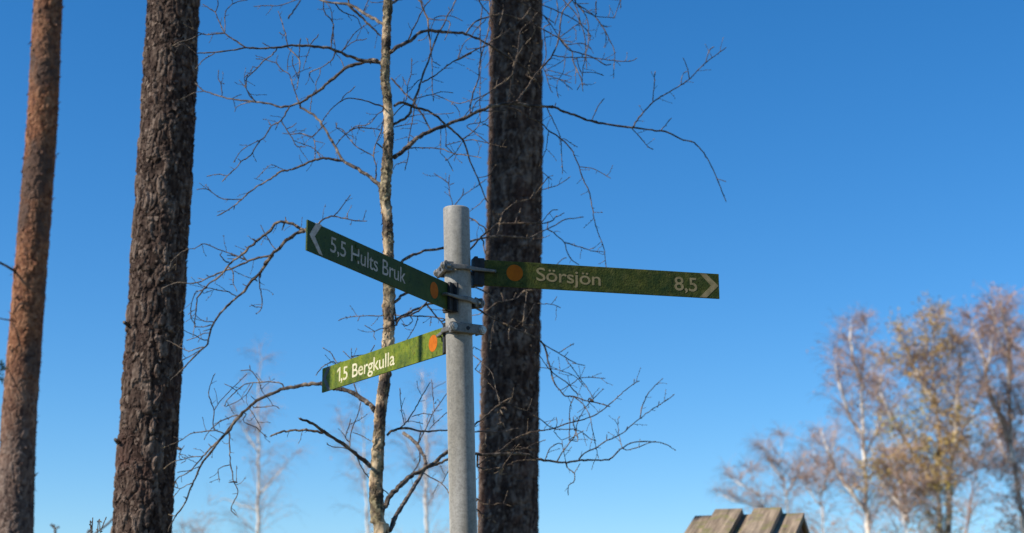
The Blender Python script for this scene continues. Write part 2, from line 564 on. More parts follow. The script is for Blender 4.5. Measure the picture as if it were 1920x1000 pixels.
def pine_crown(mb_limb, mb_needle, top, z0, z1, r, seed):
    q = np.random.default_rng(seed)
    for _ in range(46):
        z = q.uniform(z0, z1)
        k = 1 - (z - z0) / (z1 - z0) * 0.7
        a = q.uniform(0, 2 * math.pi)
        L = r * k * q.uniform(0.6, 1)
        base = np.array([top[0], top[1], z])
        d = np.array([math.cos(a), math.sin(a), q.uniform(0.1, 0.5)])
        pts = [base + d * L * t + np.array([0, 0, -0.15 * t * t * L]) for t in np.linspace(0, 1, 5)]
        mb_limb.tube(pts, np.linspace(0.03, 0.008, 5), 5)
        for t in np.linspace(0.35, 1, 6):
            c = base + d * L * t
            n = 26
            cc = c + q.normal(0, 0.13, (n, 3))
            dd = q.normal(0, 1, (n, 3)); dd /= np.linalg.norm(dd, axis=1)[:, None]
            ee = np.cross(dd, q.normal(0, 1, (n, 3))); ee /= np.linalg.norm(ee, axis=1)[:, None]
            mb_needle.quads(cc, dd * 0.07, ee * 0.009)


def pine(label, pxline, Y, wpx, wtop, relief, mat, nth, fine, height, seed, crown_z):
    """pxline: trunk centre at photo rows, extended to the ground and up to the crown."""
    pts = [P(x, y, Y) for x, y in pxline]           # ordered bottom to top
    d0 = (pts[1] - pts[0]); d0 /= d0[2]
    d1 = (pts[-1] - pts[-2]); d1 /= d1[2]
    base = pts[0] - d0 * pts[0][2] * 1.0
    base = np.array([pts[0][0] - d0[0] * pts[0][2] * 0.5, Y, -0.05])
    topz = height
    top = pts[-1] + d1 * (topz - pts[-1][2]) * np.array([0.6, 0.6, 1])
    cs = [base] + pts + [top]
    r_lo = wpx / 2 * depth(pts[0]) / FPX
    r_hi = wtop / 2 * depth(pts[-1]) / FPX
    rad = [r_lo * 1.2] + list(np.linspace(r_lo, r_hi, len(pts))) + [r_hi * 0.35]
    t = thing('pine_tree', (base[0], base[1], 0), label, 'tree', 'pine trees')
    org = np.array([base[0], base[1], 0.0])
    rz = rows(-0.05, pts[0][2] - 0.25, pts[-1][2] + 0.35, topz, fine)
    trunk_mesh('trunk', cs, rad, nth, rz, relief, mat, t, org)
    a, b = MB(org), MB(org)
    pine_crown(a, b, top, crown_z, topz + 0.6, 2.3, seed)
    a.build('limbs', M_ORANGE, t)
    tag(b.build('crown', M_NEEDLE, t), kind='stuff')
    return t, cs, rad, org


def bark_flakes(t, org, cs, rad, z0, z1, n, size, mat, seed, lo=0.3, hi=1.1, inset=0.002):
    """curled scales of bark standing off the trunk"""
    q = np.random.default_rng(seed)
    c = np.array(cs); mb = MB(org)
    z = q.uniform(z0, z1, n); th = q.uniform(0, 2 * math.pi, n)
    cx = np.interp(z, c[:, 2], c[:, 0]); cy = np.interp(z, c[:, 2], c[:, 1]); rr = np.interp(z, c[:, 2], rad)
    for i in range(n):
        out_ = np.array([math.cos(th[i]), math.sin(th[i]), 0]); tan = np.array([-out_[1], out_[0], 0])
        s = size * q.uniform(0.4, 1.3)
        p = np.array([cx[i], cy[i], z[i]]) + out_ * (rr[i] - inset * q.uniform(0.3, 1.2))
        up = np.array([0, 0, q.choice([-1, 1])])
        lift = out_ * s * q.uniform(lo, hi)
        mb.add([p - tan * s * .5, p + tan * s * .5, p + tan * s * .35 + up * s * 0.7 + lift * .5, p - tan * s * .3 + up * s * .8 + lift * .45,
                p + tan * s * .1 + up * s * 1.1 + lift], [(0, 1, 2, 3), (3, 2, 4)])
    o = mb.build('bark_flakes', mat, t)
    at = o.data.attributes.new('plate', 'FLOAT', 'POINT')
    at.data.foreach_set('value', np.repeat(q.uniform(0, 1, n) ** 1.9, 5).astype(np.float32))
    return tag(o, kind='stuff')


pine_mid, csm, radm, orgm = pine('thick pine trunk with deeply furrowed grey-brown bark, lit on one flank', [(266, 1000), (283, 740), (297, 500), (314, 250), (325, 0)], 5.25, 110, 96,
                    pine_relief(17, 0.075, 0.0098, 3), M_PINE, 220, 0.0042, 15.5, 5, 9.5)
bark_flakes(pine_mid, orgm, csm, radm, 1.7, 4.4, 9000, 0.0145, M_PINE, 31, 0.08, 0.42, 0.0035)
for (x0, y0, x1, y1, w) in ((244, 612, 232, 604, 9), (222, 830, 216, 824, 9), (332, 840, 339, 843, 7)):
    m = MB(orgm)
    a, b = P(x0, y0, 5.2), P(x1, y1, 5.17)
    m.tube([a, (a + b) / 2, b], [w * .0009, w * .0008, w * .0006], 6)
    m.build('branch_stub', M_LIMB, pine_mid)

pine_right, csr, radr, orgr = pine('dark shaded pine trunk standing straight behind the metal signpost', [(953, 1000), (956, 740), (962, 500), (967, 250), (968, 0)], 7.0, 113, 95,
                    pine_relief(18, 0.095, 0.0105, 103), M_PINE, 180, 0.006, 16, 6, 10)
bark_flakes(pine_right, orgr, csr, radr, 1.8, 5.3, 8000, 0.019, M_PINE, 32, 0.08, 0.42, 0.004)

pine_left, csl, radl, orgl = pine('slender leaning pine trunk with orange flaky bark', [(28, 1000), (36, 780), (58, 500), (80, 220), (90, 0)], 7.6, 67, 52,
                    pine_relief(13, 0.06, 0.0055, 203, (0.02, 0.25)), M_ORANGE, 140, 0.006, 14, 7, 8.5)
bark_flakes(pine_left, orgl, csl, radl, 2.0, 5.4, 420, 0.02, M_ORANGE, 33)
bark_flakes(pine_left, orgl, csl, radl, 1.9, 5.5, 3500, 0.02, M_ORANGE, 35, 0.05, 0.3, 0.003)
for pts_, w in (([(30, 510), (12, 499), (-6, 490), (-60, 470), (-150, 440)], 6), ([(22, 601), (8, 599), (-30, 592), (-110, 560)], 3), ([(18, 690), (4, 694), (-20, 696), (-70, 670)], 3)):
    m = MB(orgl)
    p3 = [P(x, y, 7.55 - 0.05 * i) for i, (x, y) in enumerate(pts_)]
    m.tube(p3, np.linspace(w * .00125, w * 0.0006, len(p3)), 6)
    m.build('dead_branch', M_TWIG, pine_left)
m = MB(orgl)
q = np.random.default_rng(8)
for (x, y) in ((2, 682), (6, 690), (-4, 700), (2, 712), (5, 520), (-8, 676), (-14, 715)):
    if y == 520: continue
    c = P(x, y, 7.4)
    for _ in range(34):
        d = q.normal(0, 1, 3); d /= np.linalg.norm(d)
        m.tube([c, c + d * 0.03 * q.uniform(.5, 1.2)], [0.0012, 0.0006], 3)
tag(m.build('needle_tuft', M_NEEDLE, pine_left), kind='stuff')

# pine outside the frame towards the sun; its trunk keeps the right-hand pine in shade
TARG = np.array([P(960, 500, 7.0)[0], 7.0]) + np.array([-SUN_AZ[1], SUN_AZ[0]]) * 0.155
sp = TARG + np.array(SUN_AZ) * 5.6
hid = thing('pine_tree', (sp[0], sp[1], 0), 'tall pine beside the others, just outside the picture on the sunny side', 'tree', 'pine trees')
org = np.array([sp[0], sp[1], 0.0])
trunk_mesh('trunk', [(sp[0], sp[1], -0.05), (sp[0] - 0.05, sp[1], 16)], [0.165, 0.125], 48, np.arange(-0.05, 16.1, 0.05), pine_relief(19, 0.085, 0.01, 303), M_PINE, hid, org)
a, b = MB(org), MB(org)
pine_crown(a, b, (sp[0] - 0.05, sp[1]), 11.5, 16.5, 2.0, 12)
a.build('limbs', M_ORANGE, hid); tag(b.build('crown', M_NEEDLE, hid), kind='stuff')

# ---------------------------------------------------------------- signpost
YP = 3.50
pb, pt = P(869, 1000, YP), P(855.4, 391, YP)
pax = pt - pb; pax /= np.linalg.norm(pax)
RP = 24.6 * depth(pt) / FPX
foot = pb - pax * (pb[2] / pax[2])


def pole_at(z):
    return foot + pax * (z / pax[2])


post = thing('signpost', (foot[0], foot[1], 0), 'round galvanised steel post carrying three green trail signs', 'signpost')
m = MB((foot[0], foot[1], 0))
ns = 64
prof = [(-0.05, RP)] + [(z, RP) for z in np.linspace(0.1, pt[2] - 0.004, 40)] + [(pt[2] - 0.0012, RP - 0.0006), (pt[2], RP - 0.002), (pt[2], RP - 0.0045), (pt[2] - 0.25, RP - 0.0045)]
ang = np.arange(ns) * 2 * math.pi / ns
vs = []
for z, r in prof:
    c = pole_at(z)
    vs += [c + np.array([r * math.cos(a), r * math.sin(a), 0]) for a in ang]
fs = []
for i in range(len(prof) - 1):
    for k in range(ns):
        k2 = (k + 1) % ns
        fs.append((i * ns + k, i * ns + k2, (i + 1) * ns + k2, (i + 1) * ns + k))
fs.append(tuple((len(prof) - 1) * ns + k for k in range(ns)))
m.add(vs, fs)
m.build('pole', M_GALV, post, smooth=True)
m = MB((foot[0], foot[1], 0))
m.tube([(foot[0], foot[1], -0.05), (foot[0], foot[1], 0.06)], [0.16, 0.15], 24)
m.build('concrete_footing', simple('concrete', [(0.3, (0.25, 0.25, 0.24)), (0.7, (0.4, 0.39, 0.37))], 20, 0.9), post)

UPV = np.array([0, 0, 1.0])


def text_geo(s):
    if s[0] == '1':                       # a flagged figure one, then the rest in type
        v, f = text_geo(s[1:])
        v = v.copy(); v[:, 0] += 0.37 - v[:, 0].min()
        one = np.array([(0.2, 0, 0), (0.305, 0, 0), (0.305, .727, 0), (0.215, .727, 0), (0.02, .6, 0), (0.02, .49, 0), (0.2, .6, 0)])
        return np.vstack([v, one]), f + [tuple(len(v) + k for k in (0, 1, 2, 6)), tuple(len(v) + k for k in (6, 2, 3)), tuple(len(v) + k for k in (6, 3, 4, 5))]
    cu = bpy.data.curves.new('lettering', 'FONT')
    cu.body = s; cu.size = 1.0; cu.resolution_u = 8; cu.offset = 0.0
    cu.space_character = 0.97
    o = bpy.data.objects.new('lettering', cu)
    COL.objects.link(o)
    bpy.context.view_layer.update()
    me = bpy.data.meshes.new_from_object(o.evaluated_get(bpy.context.evaluated_depsgraph_get()))
    v = np.array([x.co[:] for x in me.vertices]); f = [tuple(p.vertices) for p in me.polygons]
    bpy.data.objects.remove(o); bpy.data.curves.remove(cu); bpy.data.meshes.remove(me)
    return v, f


class Sign:
    def __init__(s, d, reads_out, label, zc, algae, letter_mat, side_shift=0.0):
        s.d = np.array([d[0], d[1], 0.0]); s.d /= np.linalg.norm(s.d)
        n = np.array([s.d[1], -s.d[0], 0.0])
        c = pole_at(zc)
        if np.dot(n, -c) < 0: n = -n
        s.n = n
        s.c = c + n * side_shift
        s.face = s.c + n * 0.002
        s.r = s.d if reads_out else -s.d     # reading direction
        s.lm = letter_mat
        s.org = np.array([s.c[0], s.c[1], zc])
        s.root = thing('trail_sign', s.org, label, 'sign', 'green trail signs on the post')
        s.algae = algae

    def uv(s, px, py):
        d = ray(px, py); o = np.array([0, 0, EYE])
        t = np.dot(s.face - o, s.n) / np.dot(d, s.n)
        p = o + d * t - s.face
        return np.dot(p, s.d), p[2]

    def w(s, u, v, h=0.0):
        return s.face + s.d * u + UPV * v + s.n * h

    def plate(s, corners, u0):
        """corners: pixel (near pole top, near pole bottom, tip bottom, tip top)"""
        (a, b, c, e) = [s.uv(*q) for q in corners]
        print('plate', [tuple(round(float(x), 4) for x in q) for q in (a, b, c, e)])
        u1 = (c[0] + e[0]) / 2
        k0 = (a[0] + b[0]) / 2
        slope_t = (e[1] - a[1]) / (u1 - k0); slope_b = (c[1] - b[1]) / (u1 - k0)
        sl = (slope_t + slope_b) / 2
        mid0 = (a[1] + b[1]) / 2; mid1 = (c[1] + e[1]) / 2
        H = ((a[1] - b[1]) + (e[1] - c[1])) / 4
        midl = (mid0 + mid1) / 2 - sl * ((u1 + k0) / 2)
        s.vmid0 = midl + sl * u0; s.H = H; s.sl = sl; s.u1 = u1; s.midl = midl
        ax = s.d + UPV * sl; L = np.linalg.norm(ax); ax /= L
        ay = np.cross(s.n, ax)
        cen = s.c + s.d * (u0 + u1) / 2 + UPV * (midl + sl * (u0 + u1) / 2)
        mb = MB(s.org)
        mb.box(cen, ax, ay, s.n, (u1 - u0) / 2 * L, H, 0.002, bev=0.0007)
        o = mb.build('plate', M_SIGN, s.root)
        fix_normals(o)
        o['algae'] = float(s.algae)
        o['olive'] = 1.0 if s.algae >= 1 else 0.0
        return o

    def text(s, txt, p_left, p_right, cap_px, name='lettering', bold=0.03):
        """baseline end pixels; cap_px the pixel of the top of the first letter"""
        v, f = text_geo(txt)
        ul, vl = s.uv(*p_left); ur, vr = s.uv(*p_right)
        uc, vc = s.uv(*cap_px)
        h = vc - vl
        x0, x1 = v[:, 0].min(), v[:, 0].max()
        capH = 0.727
        t = (v[:, 0] - x0) / (x1 - x0)
        U = ul + (ur - ul) * t
        V = vl + (vr - vl) * t + v[:, 1] / capH * h
        mb = MB(s.org)
        pts = np.array([s.w(a, b, 0.00032) for a, b in zip(U, V)])
        for jx, jy in ((0.0, 0.0), (0.5, 0.0), (-0.5, 0.0), (0.0, 0.45), (0.0, -0.45)):      # strokes fattened by overlapping films
            k_ = h * bold
            mb.add(pts + s.r * jx * k_ + UPV * jy * k_ + s.n * (0.00002 * (jx + 2 * jy)), f)
        o = mb.build(name, s.lm, s.root)
        fix_normals(o)
        return o

    def mark(s, poly_px, name, mat, h=0.0004):
        pts = [s.uv(*q) for q in poly_px]
        v0 = [s.w(u, v, -0.0006) for u, v in pts]; v1 = [s.w(u, v, h) for u, v in pts]
        n = len(pts)
        mb = MB(s.org)
        mb.add(v0 + v1, [tuple(range(n)), tuple(range(n, 2 * n))] + [(k, (k + 1) % n, n + (k + 1) % n, n + k) for k in range(n)])
        o = mb.build(name, mat, s.root); fix_normals(o)
        return o

    def dot(s, cpx, rpx):
        u, v = s.uv(*cpx)
        v1 = s.uv(cpx[0], cpx[1] - rpx)[1] - v
        mb = MB(s.org)
        n = 40
        ring = [(u + v1 * math.cos(a), v + v1 * math.sin(a)) for a in np.arange(n) * 2 * math.pi / n]
        vs = [s.w(a, b, -0.0006) for a, b in ring] + [s.w(a, b, 0.0004) for a, b in ring]
        mb.add(vs, [tuple(range(n)), tuple(range(n, 2 * n))] + [(k, (k + 1) % n, n + (k + 1) % n, n + k) for k in range(n)])
        o = mb.build('orange_dot', M_DOT, s.root); fix_normals(o)
        return o

    def clamp(s, vz, u_block0, u_block1, hook, dz_bar=0.0, bar_w=0.043, bar_h=0.0112):
        """back bar across the far side of the pole, two flat hook straps along the pole, black holder at the plate"""
        c = pole_at(s.org[2] + vz)
        # holder: black U profile with cheeks on both faces of the plate
        H = s.H
        midv = s.midl + s.sl * (u_block0 + u_block1) / 2
        cc = s.c + s.d * (u_block0 + u_block1) / 2 + UPV * midv
        mb = MB(s.org)
        for sg in (-1, 1):
            mb.box(cc + s.n * sg * 0.0058, s.d, UPV, s.n, (u_block1 - u_block0) / 2, H * 1.06, 0.0034, bev=0.001)
        mb.box(cc - s.d * ((u_block1 - u_block0) / 2 + 0.001), s.d, UPV, s.n, 0.004, H * 1.1, 0.018, bev=0.001)
        o = mb.build('holder', M_RUBBER, s.root); fix_normals(o)
        # back bar
        back = c - s.d * (RP + 0.006)
        mb = MB(s.org)
        mb.box(back, s.n, UPV, s.d, bar_w, bar_h, 0.0035, bev=0.0015)
        for sg in (-1, 1):
            mb.box(back + s.n * sg * (RP + 0.004) + s.d * 0.010, s.n, UPV, s.d, 0.0022, bar_h * 0.95, 0.009, bev=0.0008)
        bar = mb.build('clamp_bar', M_CLAMP, s.root); fix_normals(bar)
        mb = MB(s.org)
        hp = [(0.0042 * math.cos(a), 0.0042 * math.sin(a)) for a in np.arange(10) * 2 * math.pi / 10]
        mb.prism(hp, back - s.d * 0.0055, s.n, UPV, s.d, 0.003)
        o = mb.build('bar_hole', M_RUBBER, bar); fix_normals(o)
        for sg in (-1, 1):
            bp = back + s.n * sg * (RP + 0.0075)
            mb = MB(s.org)
            mb.tube([bp - s.d * 0.0115, bp + s.d * 0.012], [0.0042, 0.0042], 12)
            hx = [(0.0078 * math.cos(a), 0.0078 * math.sin(a)) for a in np.arange(6) * math.pi / 3]
            mb.prism(hx, bp - s.d * 0.0095, s.n, UPV, s.d, 0.0055)
            wr = [(0.0092 * math.cos(a), 0.0092 * math.sin(a)) for a in np.arange(18) * 2 * math.pi / 18]
            mb.prism(wr, bp - s.d * 0.0053, s.n, UPV, s.d, 0.0016)
            o = mb.build('bolt', M_STEEL, bar); fix_normals(o)
            # hook strap
            line = [(-(RP + 0.012), RP + 0.0062, 0.0055), (-0.01, RP + 0.0045, 0.0058), (RP * 0.55, RP + 0.0035, 0.0055), (RP + 0.004, RP * 0.78, 0.005),
                    (u_block0 + (hook - u_block0) * 0.55, 0.017, 0.0042), (hook - 0.006, 0.0145, 0.0034), (hook, 0.0135, 0.003)]
            path = smooth_line([(a, b, 0) for a, b, w_ in line], 0.004)
            ww = np.interp(np.linspace(0, 1, len(path)), np.linspace(0, 1, len(line)), [w_ for _, _, w_ in line])
            vs, fs = [], []
            for (a, b, _), w_ in zip(path, ww):
                for (dn, dv) in ((-0.0022, -w_), (0.0014, -w_), (0.0022, -w_ * 0.6), (0.0022, w_ * 0.6), (0.0014, w_), (-0.0022, w_)):
                    vs.append(c + s.d * a + s.n * sg * (b + dn) + UPV * (dv))
            k = 6
            for i in range(len(path) - 1):
                for j in range(k):
                    j2 = (j + 1) % k
                    fs.append((i * k + j, i * k + j2, (i + 1) * k + j2, (i + 1) * k + j))
            fs.append(tuple(range(k))); fs.append(tuple((len(path) - 1) * k + j for j in range(k)))
            mb = MB(s.org)
            mb.add(vs, fs)
            tip = c + s.d * hook
            mb.tube([tip + s.n * sg * 0.0145, tip + s.n * sg * 0.0095, tip + s.n * sg * 0.0035], [0.0035, 0.0036, 0.0028], 8)
            o = mb.build('hook_strap', M_CLAMP, s.root); fix_normals(o)


def zpx(py):
    return P(858, py, YP)[2]


# Sorsjon sign, right of the pole
sA = Sign((math.cos(math.radians(14.4)), math.sin(math.radians(14.4))), True, 'mossy green arrow sign reading Sörsjön 8,5, pointing right', zpx(509), 1.0, M_LETTER_MOSS)
sA.plate([(905, 487), (905, 535.5), (1349, 560.5), (1348, 514)], 0.046)
sA.text('Sörsjön', (1006, 526), (1126, 536), (1006, 500.5))
sA.text('8,5', (1265, 544), (1307, 547), (1265, 517.5), 'distance_number')
sA.mark([(1312, 513.2), (1324, 513.6), (1347, 536.5), (1325, 558.2), (1312, 557.6), (1333, 536)], 'arrow_mark', M_LETTER_MOSS)
sA.dot((965, 512), 15.3)
sA.clamp(zpx(507) - sA.org[2], 0.040, 0.060, 0.083)

# Bergkulla sign, sunlit, pointing away to the left
sB = Sign((-0.539, 0.842), False, 'sunlit yellow-green arrow sign reading 1,5 Bergkulla, lowest on the post', zpx(634), 0.88, M_LETTER_WARM)
sB.plate([(835, 613), (835, 663), (604, 737), (603.5, 691)], 0.040)
sB.text('1,5', (632, 716.5), (651.5, 710.5), (632, 691), 'distance_number')
sB.text('Bergkulla', (660.5, 708), (740, 683.5), (660.5, 682))
sB.mark([(613, 690), (620.5, 687.5), (611, 709.3), (620, 730.8), (614.5, 732.6), (605.5, 711)], 'arrow_mark', M_ARROW_DARK)
sB.dot((812, 644), 15.6)
sB.clamp(zpx(621) - sB.org[2], 0.040, 0.058, 0.074)

# Hults Bruk sign, in shade, pointing towards the camera
sC = Sign((-0.423, -0.906), False, 'dark shaded green arrow sign reading 5,5, pointing up to the left with peeling letters', zpx(562), 0.22, M_LETTER)
sC.plate([(832, 527.5), (832, 577.5), (577, 470), (576, 411)], 0.040)
sC.text('5,5', (619, 471.5), (648, 483.5), (619, 441), 'distance_number', 0.008)
sC.text('Hults Bruk', (658, 489), (760, 532.5), (658, 457.5), bold=0.008)
sC.mark([(593, 418), (603.5, 422.5), (590, 443.5), (605, 479.5), (598, 476.5), (580, 439.5)], 'arrow_mark', M_LETTER)
sC.dot((814, 544.5), 15.4)
for quad in ([(666.6, 480.0), (672.5, 482.6), (672.5, 489.5), (666.6, 487.2)], [(666.6, 457.5), (672.5, 460.0), (672.5, 467.5), (666.6, 465.2)]):
    o = sC.mark(quad, 'worn_patch', M_SIGN, 0.0017)
    o['algae'] = 0.22; o['olive'] = 0.0
sC.clamp(zpx(566) - sC.org[2], 0.038, 0.058, 0.082)

# ---------------------------------------------------------------- the young birch behind the signpost
YB = 4.45
REG = {1: (340, 0, 3.845), 2: (340, 240, 3.845), 3: (700, 0, 3.845), 4: (700, 230, 3.845), 5: (1000, 60, 2.2725), 6: (730, 100, 4.545),
       7: (730, 0, 7.69), 8: (960, 0, 5.0), 9: (310, 440, 3.847), 10: (310, 690, 3.227), 11: (590, 580, 3.57), 12: (640, 640, 2.777),
       13: (860, 540, 4.167), 14: (860, 740, 3.846), 15: (1000, 620, 3.125), 16: (880, 360, 6.857), 17: (340, 560, 2.273), 0: (0, 0, 1.0)}


def px_line(s):
    """'r x,y x,y r x,y ...' sections of a sketch frame -> photo pixels"""
    out_, reg = [], REG[0]
    for tok in s.split():
        if ',' in tok:
            x, y = tok.split(',')
            out_.append((reg[0] + float(x) / reg[2], reg[1] + float(y) / reg[2]))
        else:
            reg = REG[int(tok)]
    return np.array(out_)


TRUNK = [(728, -60), (728, 0), (725, 52), (724, 104), (722, 146), (727, 190), (729, 250), (727, 290), (725, 322), (721, 360), (725, 400), (728.6, 470), (729, 520),
         (729, 560), (728, 590), (730, 602), (727, 640), (720, 720), (713, 780), (709, 850), (705, 900), (706.5, 960), (710, 1000), (714, 1060)]
TW = [14, 15.5, 16, 16.5, 17, 17.5, 18.5, 19.5, 20, 20, 20, 20.5, 21.5, 22, 22, 22, 22, 22, 22.5, 23, 24.5, 26.5, 28, 30]

